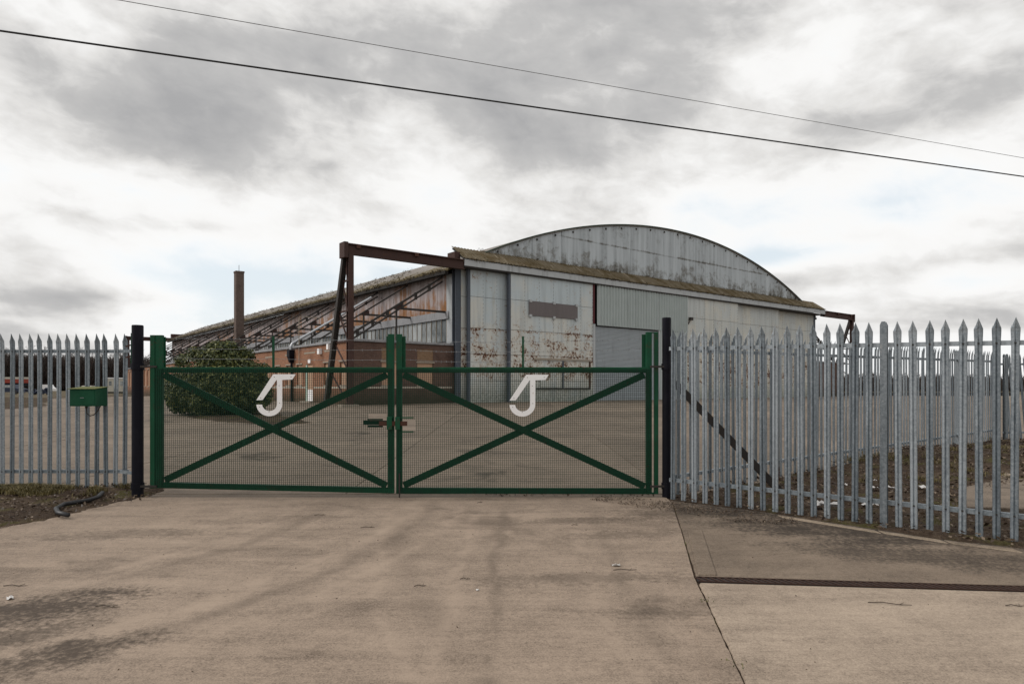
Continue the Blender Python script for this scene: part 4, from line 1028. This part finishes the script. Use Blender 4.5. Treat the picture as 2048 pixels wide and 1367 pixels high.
# ------------------------------------------------------------------ door-track gantries
def gantry(name, label, u_end, u_hang, v, full=True, back=2.9):
    r = empty(name, HC+EU*u_end+EV*v, HA); sg = 1 if u_hang > u_end else -1; L = abs(u_hang-u_end)
    mb = MB(); mb.ibeam((0, 0, 9.36), (sg*L, 0, 9.36), .30, .62, .06, .04); mb.obj('track_beam', M_RSJ, r)
    MB().ibeam((sg*.05, .34, 9.36), (sg*(L+.2), .34, 9.36), .16, .5, .05, .04).obj('track_beam', M_RSJ, r)
    for t in (.08, .55): MB().box(sg*L*t, sg*(L*t+.25), -.16, -.02, 9.44, 9.66).obj('stiffener', M_RUSTY, r)
    MB().box(-.12, .12, -.18, .5, 8.85, 9.72).obj('end_plate', M_RSJ, r)
    MB().ibeam((sg*.30, 0, .56), (sg*.30, 0, 9.04), .30, .34, .05, .04, (0, 1, 0)).obj('front_leg', M_RSJ, r)
    MB().ibeam((sg*.12, .3, 8.95), (sg*.12, back, .56), .26, .30, .04, .03, (1, 0, 0)).obj('rear_leg', M_DARKST, r)
    lev = [(7.6, None), (5.9, None), (4.2, None), (2.5, None)]
    def ry(z): return .3+(back-.3)*(8.95-z)/(8.95-.56)
    prev = 8.6
    for i, (z, _) in enumerate(lev):
        MB().bar((sg*.2, 0, z), (sg*.2, ry(z), z), .07, .10).obj('lacing', M_RSJ, r)
        MB().bar((sg*.2, ry(prev-.1), prev-.1), (sg*.2, .05, z+.05), .06, .09).obj('lacing', M_RSJ, r); prev = z
    MB().bar((sg*.2, ry(2.4), 2.4), (sg*.2, .05, .7), .06, .09).obj('lacing', M_RSJ, r)
    MB().box(-.3, .7, -.3, .35, .5, .64).obj('base', M_LINTEL, r)
    tag(r, label, 'gantry', 'door track gantries'); return r
g1 = gantry('door_gantry', 'rusty brown steel door gantry standing out from the near left hangar corner', -8.1, -.12, -1.28)
MB().box(7.55, 7.98, .36, 1.2, 9.3, 10.2).obj('head_block', M_RSJ, g1)
gantry('door_gantry', 'reddish steel door gantry at the far right end of the hangar front', W_H+6.5, W_H+.12, -1.28)
g3 = gantry('door_gantry', 'distant dark door gantry at the rear left corner of the hangar', -6.4, .1, L_H+.9, back=2.6)
MB().box(6.4, 8.6, -.5, .2, 9.1, 10.3).obj('head_block', M_RSJ, g3)

# ------------------------------------------------------------------ bush
def leafcloud(name, lobes, n, size, mat, parent, shell=.35, seed=3):
    rg = np.random.default_rng(seed); C_ = []; Nn = []
    tot = sum((l[3]*l[4]*l[5])**.667 for l in lobes)
    for (cx_, cy_, cz_, rx, ry, rz) in lobes:
        k = int(n*(rx*ry*rz)**.667/tot); d = rg.normal(0, 1, (k, 3)); d /= np.linalg.norm(d, axis=1)[:, None]
        rr = 1-shell*rg.uniform(0, 1, k)**1.6
        lump = np.array([1+.16*mnoise.noise((q[0]*3+cx_, q[1]*3+cy_, q[2]*3)) + .08*mnoise.noise((q[0]*8, q[1]*8+cx_, q[2]*8)) for q in d])
        C_.append(d*(rr*lump)[:, None]*np.array([rx, ry, rz])+np.array([cx_, cy_, cz_])); Nn.append(d)
    C_ = np.concatenate(C_); Nn = np.concatenate(Nn); ok = C_[:, 2] > .04; C_, Nn = C_[ok], Nn[ok]; n = len(C_)
    nn = Nn+rg.normal(0, .75, (n, 3)); nn /= np.linalg.norm(nn, axis=1)[:, None]
    a = rg.normal(0, 1, (n, 3)); a -= nn*(a*nn).sum(1)[:, None]; a /= np.linalg.norm(a, axis=1)[:, None]; b = np.cross(nn, a)
    s = (size*rg.uniform(.6, 1.4, n))[:, None]
    V = np.stack([C_-a*s, C_+b*s*.42, C_+a*s, C_-b*s*.42], 1).reshape(-1, 3)
    return npmesh(name, V, np.arange(n*4).reshape(-1, 4), mat, parent)
bc = gp(434, 834); bd = bc.y+1.9
bush = empty('evergreen_bush', ((434-CX)*bd/FPX, bd, hgt(bd)))
lobes = [(.1, 0, 1.38, 2.15, 1.8, 1.68), (-.95, -.2, .98, 1.25, 1.3, .95), (1.1, .1, 1.1, 1.25, 1.3, .98), (.25, 0, 2.1, 1.15, 1.1, 1.08), (-1.25, .2, .85, .9, 1, .8), (1.35, -.2, .95, .9, 1, .75), (.0, -.9, .8, 1.5, .9, .75), (.3, -.3, 2.3, .7, .8, .8)]
rb = random.Random(4)
for k in range(170):
    b0 = rb.choice(lobes[:8]); d_ = Vector((rb.gauss(0, 1), rb.gauss(0, 1), rb.gauss(.2, 1))).normalized(); q = rb.uniform(.14, .42)
    lobes.append((b0[0]+d_.x*b0[3]*.96, b0[1]+d_.y*b0[4]*.96, max(.25, b0[2]+d_.z*b0[5]*.96), q, q, q*.8))
leafcloud('foliage', lobes, 62000, .075, M_LEAF, bush, .5)
cm, cg = mk('inner_shade'); fin(cg, (.010, .014, .008), .9)
mb = MB()
for k in range(26):
    t = k*2.399; r0 = .12+.02*k; r1 = .3+.055*k
    mb.tube([(math.cos(t)*r0, math.sin(t)*r0*.8, -.05), (math.cos(t)*r1, math.sin(t)*r1*.8, .8), (math.cos(t+.3)*r1*1.15, math.sin(t+.3)*r1*.9, 1.7+.3*math.sin(k))], [.035, .025, .008], 5)
mb.obj('stems', M_TWIG, bush)
tag(bush, 'large rounded dark evergreen bush behind the left gate leaf', 'bush')

# ------------------------------------------------------------------ overhead cables on poles outside the frame
def cable(name, label, a, b, sag, r, mat, n=60):
    r0 = empty(name, ((a.x+b.x)/2, (a.y+b.y)/2, 0)); o = Vector(r0.location)
    pts = []
    for k in range(n+1):
        t = k/n; p = a.lerp(b, t); p.z -= sag*4*t*(1-t); pts.append(p-o)
    MB().tube(pts, r, 6).obj('cable_run', mat, r0); return tag(r0, label, 'cable', 'overhead cables')
def line_pt(x, y, z): d = (z-EYE)*FPX/(HY-y); return Vector(((x-CX)*d/FPX, d, z))
def fit_cable(name, label, p0, p1, pm, z, r, mat):
    a, b = line_pt(*p0, z), line_pt(*p1, z); m_ = line_pt(*pm, z)
    d = (b-a); A = a-d*.55; B = b+d*.75
    # sag that passes pm: measured against the straight chord in the photo
    t = .5; c = a.lerp(b, t); zc = EYE+(HY-pm[1])*c.y/FPX
    ta, tb, tm = .55/2.3, 1.55/2.3, 1.05/2.3; q = lambda t: 4*t*(1-t)
    s_ = max(.02, (z-zc)/(q(tm)-(q(ta)+q(tb))/2))
    lift = s_*(q(ta)+q(tb))/2
    A.z += lift; B.z += lift
    return cable(name, label, A, B, s_, r, mat), A, B
c1, A_1, B_1 = fit_cable('overhead_cable', 'thick black overhead cable, the lower of the two crossing the sky', (0, 62), (2048, 353), (1024, 219), 7.4, .016, M_CABLE)
c2, A_2, B_2 = fit_cable('overhead_cable', 'thin grey overhead wire, the upper of the two crossing the sky', (235, 0), (2048, 316), (1141, 163), 9.6, .0075, M_CABLE2)
# ------------------------------------------------------------------ distance
def box_at(x0, x1, yt, yb, d, depth): a = at(x0, yt, d); b = at(x1, yb, d); return a.x, b.x, b.z, a.z
# lorry trailer
def far_root(name, x, d): return empty(name, ((x-CX)*d/FPX, d, hgt(d)))
d = 118; lo = far_root('lorry_trailer', 10, d)
M_RED = m_paint('red_paint', (.30, .05, .03), .6); M_CREAM = m_paint('cream_paint', (.52, .49, .42), .7, .4); M_NAVY = m_paint('dark_blue_paint', (.02, .03, .06), .4)
MB().box(-5, 3.2, 0, 2.4, 1.75, 2.45).obj('body', M_RED, lo); MB().box(-5.02, 3.22, -.02, 2.42, 2.451, 2.8).obj('cover', M_CREAM, lo); MB().box(-5, 3.1, .2, 2.2, 1.15, 1.74).obj('chassis', M_BLACK, lo)
wh = MB().tube([(0, 0, .5), (0, .3, .5)], .5, 14).mesh('wheel', M_ASPH)
for x in (-3.6, -2.4, 1.2, 2.2): inst('wheel', wh, lo, (x, 0, 0))
tag(lo, 'distant red trailer with white cover seen through the left fence', 'trailer')
d = 96; car = far_root('parked_car', 14, d)
MB().prism([(-1.9, .3), (1.9, .3), (1.95, .75), (1.2, .9), (.6, 1.4), (-.9, 1.4), (-1.5, .92), (-1.95, .8)], 0, 1.6).obj('body', M_NAVY, car)
wh2 = MB().tube([(0, 0, .3), (0, .2, .3)], .3, 12).mesh('wheel', M_ASPH)
for x in (-1.2, 1.2): inst('wheel', wh2, car, (x, -.03, 0))
MB().prism([(-.8, .95), (1.0, .95), (.5, 1.32), (-.7, 1.32)], -.02, 0.0).obj('window', M_PANE, car); tag(car, 'distant dark blue car parked near the red trailer', 'car')
d = 112; cb = far_root('portable_cabin', 236, d)
MB().box(-2.1, 2.1, 0, 2.6, .25, 2.45).obj('cabin_wall', M_CREAM, cb); MB().box(-2.2, 2.2, -.08, 2.7, 2.451, 2.6).obj('roof', M_WHITE, cb); MB().box(-2.0, 2.0, .1, 2.4, 0, .249).obj('base', M_DARKST, cb)
for x in (-1.3, .6): MB().box(x-.22, x+.22, -.03, -.002, 1.3, 2.0).obj('window', M_PANE, cb)
tag(cb, 'distant cream portable cabin with two small dark windows', 'cabin')
d = 105; wb = far_root('water_tank', 173, d); MB().box(-.85, .85, 0, 1.4, .5, 1.25).obj('tank', M_CREAM, wb, bevel=.08); MB().box(-.8, .8, .1, 1.3, 0, .5).obj('stand', M_DARKST, wb); tag(wb, 'distant pale square tank just above the green box', 'tank')
d = 125; vn = far_root('white_van', 90, d); MB().prism([(-1.3, .3), (1.1, .3), (1.15, .8), (.7, 1.0), (.45, 1.5), (-1.3, 1.5)], 0, 1.6).obj('body', M_WHITE, vn); wh3 = MB().tube([(0, -.02, .3), (0, .2, .3)], .3, 12).mesh('wheel', M_ASPH)
for x in (-.8, .7): inst('wheel', wh3, vn, (x, 0, 0))
tag(vn, 'tiny distant white van in front of the bare wood', 'van')
d = 90; sk = far_root('scrap_heap', 72, d); mb = MB()
for k in range(26):
    x = random.uniform(-1.8, 1.8); mb.bar((x, random.uniform(0, 1), random.uniform(0, .3)), (x+random.uniform(-.9, .9), random.uniform(0, 1), random.uniform(.2, .95)), random.uniform(.05, .3), random.uniform(.05, .25))
mb.obj('scrap', M_NAVY, sk); tag(sk, 'distant dark heap of scrap right of the red trailer', 'heap')
d = 140; lp_ = far_root('lamp_column', 30, d); MB().tube([(0,0,0), (0,0,8.3)], [.09, .05], 6).obj('column', M_DARKST, lp_); MB().bar((0,0,8.3), (.6,0,8.35), .12, .1).obj('lamp_head', M_DARKST, lp_); tag(lp_, 'distant thin lamp column above the bare wood', 'lamp')
# bare wood
def wood(name, x0, x1, y0, y1, n, h0, h1, fill, seed, label, mat=M_WOOD):
    rg = np.random.default_rng(seed); Vs = []; Fs = []; c = 0
    def stick(p, q, r0, r1):
        nonlocal c
        d = q-p; a = np.cross(d, [0.31, .95, .05]); a /= np.linalg.norm(a)+1e-9; b = np.cross(d, a); b /= np.linalg.norm(b)+1e-9
        for base, r in ((p, r0), (q, r1)):
            for t in (0, 2.094, 4.189): Vs.append(base+(a*math.cos(t)+b*math.sin(t))*r)
        for k in range(3): Fs.append((c+k, c+(k+1) % 3, c+3+(k+1) % 3, c+3+k))
        c += 6
    for i in range(n):
        x, y = rg.uniform(x0, x1), rg.uniform(y0, y1); fx = (x-x0)/(x1-x0); h = (h0+(h1-h0)*fx)*rg.uniform(.75, 1.08)
        top = np.array([x+rg.normal(0, .5), y+rg.normal(0, .5), .5+h]); base = np.array([x, y, .4]); stick(base, top, .16, .03)
        for k in range(30):
            t = rg.uniform(.12, .97); p = base+(top-base)*t; a_ = rg.uniform(0, 6.28); l = (1.25-t)*h*.28*rg.uniform(.5, 1.1)
            q = p+np.array([math.cos(a_)*l, math.sin(a_)*l, l*rg.uniform(.5, 1.2)]); stick(p, q, .05, .015)
            for _ in range(2):
                q0 = p+(q-p)*rg.uniform(.4, .95); q1 = q0+rg.normal(0, .5, 3)*[1, 1, .6]+[0, 0, .5]; stick(q0, q1, .022, .01)
    for i in range(fill):
        x, y = rg.uniform(x0, x1), rg.uniform(y0, y1); fx = (x-x0)/(x1-x0); h = (h0+(h1-h0)*fx)
        z = h*rg.uniform(0, .8)**1.2; p = np.array([x, y, .4+z]); stick(p, p+np.array([rg.normal(0, .5), rg.normal(0, .5), rg.uniform(.6, 1.8)]), .085, .03)
    o = npmesh(name, np.array(Vs), np.array(Fs), mat); return tag(o, label, 'wood', kind='stuff')
wood('bare_woodland', -205, -108, 196, 222, 210, 15.5, 11.5, 60000, 5, 'dark bare winter woodland on the horizon behind the left fence')
wood('distant_hedge', 70, 190, 168, 180, 90, 4.6, 3.6, 14000, 9, 'low dark bare hedge on the horizon behind the right-hand fences')
mb = MB(); n = 60
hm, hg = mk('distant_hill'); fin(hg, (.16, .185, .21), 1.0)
for i in range(n+1):
    x = -900+i*60; z = 14+18*mnoise.noise((i*.13, 2, 0))+5*mnoise.noise((i*.5, 5, 0)); mb.v += [(x, 1500, -3), (x, 1500+4*z, max(3, z)), (x, 2100, -3)]
for i in range(n): a = i*3; mb.f += [(a, a+3, a+4, a+1), (a+1, a+4, a+5, a+2)]; mb.mi += [0, 0]
tag(mb.obj('hills', hm, smooth=True), kind='structure')
# low dark wall / timber stack line beyond the second fence
d = 78; lw = far_root('low_wall', 1840, d)
for k in range(8): MB().box(-10+2.6*k, -7.45+2.6*k, 0, .3, 0, .42+.02*(k % 2)).obj('wall_section', M_DARKST, lw)
tag(lw, 'low dark wall at the far edge of the yard behind the right fences', 'wall')

# ------------------------------------------------------------------ small things on the ground
def scatter(name, poly, n, s0, s1, mat, lift, label, cat, dens=None, seed=1):
    rg = np.random.default_rng(seed); xs = [p[0] for p in poly]; ys = [p[1] for p in poly]; C_ = []
    while len(C_) < n:
        x, y = rg.uniform(min(xs), max(xs)), rg.uniform(min(ys), max(ys))
        if inpoly(x, y, poly) and (dens is None or rg.uniform() < dens(x, y)): C_.append((x, y, hgt(y)+lift(x, y)))
    C_ = np.array(C_); a = rg.normal(0, 1, (n, 3)); a[:, 2] *= .3; a /= np.linalg.norm(a, axis=1)[:, None]
    b = rg.normal(0, 1, (n, 3)); b[:, 2] *= .35; b -= a*(a*b).sum(1)[:, None]; b /= np.linalg.norm(b, axis=1)[:, None]
    s = rg.uniform(s0, s1, n)[:, None]; cc = rg.uniform(-.3, .5, n)[:, None]*s*np.array([0, 0, 1])
    V = np.stack([C_-a*s, C_+b*s*.5+cc, C_+a*s, C_-b*s*.5+cc*.5], 1).reshape(-1, 3)
    o = npmesh(name, V, np.arange(n*4).reshape(-1, 4), mat); return tag(o, label, cat, kind='stuff')
scatter('leaf_litter', lv_poly, 5200, .010, .034, M_LITTER, lambda x, y: .035+mound(x, y)*.8+.02*random.random(), 'dead leaves and chippings on the left verge', 'leaves', None, 2)
scatter('leaf_litter', tri_poly, 17000, .010, .042, M_LITTER, lambda x, y: .05+.22*math.exp(-(((x-9.5)/3)**2+((y-13.6)/2.0)**2))+.03*random.random(), 'dead leaves and rubbish on the dirt between the right fences', 'leaves', None, 3)
patch = xy(gp(1340, 1002), gp(1420, 1015), gp(1590, 1032), gp(1600, 1050), gp(1480, 1046), gp(1380, 1030), gp(1180, 1000), gp(1200, 992))
scatter('leaf_litter', patch, 2600, .004, .015, M_LITTER, lambda x, y: .008+.012*random.random(), 'scatter of dead leaves on the concrete by the right gate post', 'leaves', lambda x, y: .3+.7*(mnoise.noise((x*2, y*3, 0)) > 0), 4)
gb = xy(gp(930, 992), gp(1310, 993), gp(1310, 984), gp(930, 984))
scatter('leaf_litter', gb, 420, .008, .024, M_LITTER, lambda x, y: .006+.01*random.random(), 'thin line of dead leaves under the right gate leaf', 'leaves', None, 6)
def grass(name, pts, h, mat, label, per=22, seed=1):
    rg = np.random.default_rng(seed); P0 = np.repeat(np.array(pts), per, 0); n = len(P0)
    P0 = P0+np.stack([rg.normal(0, .045, n), rg.normal(0, .04, n), np.zeros(n)], 1); an = rg.uniform(0, 6.283, n); hh = h*rg.uniform(.4, 1.2, n)
    lean = np.stack([np.cos(an), np.sin(an), np.zeros(n)], 1)*(hh*rg.uniform(.2, .9, n))[:, None]; sd_ = np.stack([-np.sin(an), np.cos(an), np.zeros(n)], 1)*.004
    mid = P0+lean*.4+np.stack([np.zeros(n), np.zeros(n), hh*.65], 1); tip = P0+lean+np.stack([np.zeros(n), np.zeros(n), hh*.85], 1)
    V = np.stack([P0-sd_, P0+sd_, mid+sd_*.8, mid-sd_*.8, tip], 1).reshape(-1, 3); i = np.arange(n)*5
    F = np.concatenate([np.stack([i, i+1, i+2, i+3], 1), np.stack([i+3, i+2, i+4, i+4], 1)])
    me = bpy.data.meshes.new(name); me.from_pydata([tuple(v) for v in V], [], [tuple(f) if f[2] != f[3] else tuple(f[:3]) for f in F.tolist()]); me.materials.append(mat)
    o = bpy.data.objects.new(name, me); COL.objects.link(o); return tag(o, label, 'grass', kind='stuff')
rg = np.random.default_rng(8); pts = []
for k in range(1400):
    x = rg.uniform(-11, -5.4); y = 10.10+rg.normal(0, .20); w_ = mnoise.noise((x*2.1, y*2.5, 5))
    if y < 9.5 or rg.uniform() > .12+1.6*w_: continue
    pts.append((x, y, hgt(y)+.02+.8*mound(x, y)))
for k in range(60):
    x = rg.uniform(-7.9, -7.1); pts.append((x, 9.95+rg.normal(0, .12), .05))
grass('dry_grass', pts, .085, M_GRASS, 'dry yellow grass along the foot of the left fence', 44, 3)
pts = [(x, y, hgt(y)+.05+.2*math.exp(-(((x-9.5)/3)**2+((y-13.6)/2.0)**2))) for x, y in zip(rg.uniform(5.5, 13, 900), rg.uniform(10.5, 18, 900)) if inpoly(x, y, tri_poly) and mnoise.noise((x*.8, y*.8, 2)) > .12]
grass('dry_grass', pts, .09, M_GRASS, 'thin grass on the dirt mound beyond the right fence', 26, 4)
for k, (x, y) in enumerate(((1411, 1199), (1474, 1328), (1374, 1086))):
    p = gp(x, y); grass('weed', [(p.x, p.y, p.z)], .022, M_LEAF, ('small weed growing in the slab joint just below the drain', 'small weed in the slab joint near the bottom edge', 'small weed in the slab joint above the drain')[k], 12, 20+k)
# black hose on the left verge
hp = [gp(x, y) for x, y in ((205, 992), (196, 1001), (176, 1008), (150, 1012), (128, 1016), (112, 1025), (116, 1033), (136, 1038))]
ho = empty('black_hose', (hp[3].x, hp[3].y, hgt(hp[3].y)))
MB().tube([p-Vector(ho.location)+Vector((0, 0, .055)) for p in hp], .03, 8).obj('hose', M_ASPH, ho, smooth=True); tag(ho, 'bent length of black plastic hose lying on the left verge', 'hose')
# chains on the right fence
for (x, y, d, L_, lab) in ((1375, 962, 9.75, .2, 'loop of dark chain hanging at the lower right gate post'), (1558, 935, 10.4, .25, 'short rusty chain hanging on the receding right fence')):
    p = at(x, y, d); r = empty('chain', p)
    for k in range(8): MB().tube([(.012*math.cos(t)*(1 if k % 2 else .2), .012*math.cos(t)*(.2 if k % 2 else 1), -k*.026+.018*math.sin(t)) for t in [i*math.pi/4 for i in range(9)]], .004, 4).obj('link', M_RUSTY, r)
    tag(r, lab, 'chain')
# twigs, litter
TW = [(735, 1055, .16, .1, 'twig lying on the drive in front of the left gate leaf'), (960, 1005, .11, .8, 'twig lying close under the middle of the right gate leaf'), (1780, 1208, .32, -.25, 'long thin twig lying below the drain at right'), (2030, 1212, .14, -.1, 'short twig at the right edge below the drain'),
      (215, 1214, .2, -.1, 'twig lying on the dark stain at left'), (640, 1030, .14, .25, 'pale thin twig left of the gate centre'), (1150, 1050, .09, .3, 'short twig on the drive below the right emblem'), (840, 1172, .1, .2, 'small twig in the middle of the drive'), (930, 1158, .09, .05, 'small dark twig at the centre of the drive'), (1250, 1140, .22, .02, 'thin twig beside the white scrap of litter'), (30, 1172, .2, 0, 'twig at the left edge of the drive')]
for x, y, l, a, lab in TW:
    p = gp(x, y); r = empty('twig', (p.x, p.y, p.z), a)
    MB().tube([(-l/2, 0, .006), (-l/6, .012, .012), (l/5, -.008, .008), (l/2, .01, .006)], [.0032, .0036, .0032, .002], 5).obj('stem', M_TWIG, r); MB().tube([(l/5, -.008, .008), (l/3, .03, .015)], .002, 4).obj('side_shoot', M_TWIG, r); tag(r, lab, 'twig')
M_PAPER, _g = mk('white_litter'); fin(_g, (.60, .58, .56), .8)
LIT = [(1232, 1131, .038, 'crumpled white scrap of litter on the drive'), (20, 1197, .038, 'white scrap at the left edge of the dark stain'), (955, 1180, .018, 'tiny white fragment at the centre of the drive')]
LIT2 = [(1745, 985, .09, 'white bag scrap between the right fences beside the square post'), (1840, 983, .10, 'pale crumpled paper on the dirt right of the square post'), (1690, 978, .05, 'small blue-white scrap on the dirt left of the square post'), (1640, 1020, .11, 'pale broken board end at the foot of the right fence'), (1665, 1022, .14, 'white plastic strip at the foot of the right fence'), (1740, 1020, .10, 'white rag at the foot of the right fence left of the post'), (1782, 985, .07, 'yellowish scrap just right of the square post'), (1750, 968, .03, 'tiny white fragment on the dirt behind the square post')]
def litter(x, y, s, lab, dz):
    p = gp(x, y); r = empty('litter', (p.x, p.y, p.z+dz), random.uniform(0, 3)); mb = MB(); n = 5
    for j in range(n):
        for i in range(n): mb.v.append(((i/4-.5)*2*s, (j/4-.5)*1.2*s, .006+abs(mnoise.noise((i*.7+x, j*.7, s*50)))*s*.9))
    for j in range(n-1):
        for i in range(n-1): a = j*n+i; mb.f.append((a, a+1, a+n+1, a+n)); mb.mi.append(0)
    mb.obj('scrap', M_PAPER, r); tag(r, lab, 'litter')
for q in LIT: litter(*q, 0)
for q in LIT2: litter(*q, .06)
pb = [(x, y) for x, y in ((-7, 3.2), (5, 3.2), (5, 9.4), (-7, 9.4))]
scatter('grit', pb, 520, .003, .011, M_LITTER, lambda x, y: .004, 'specks of grit and leaf crumbs over the drive', 'grit', lambda x, y: .35+.65*(mnoise.noise((x*.8, y*.8, 3)) > .1), 12)
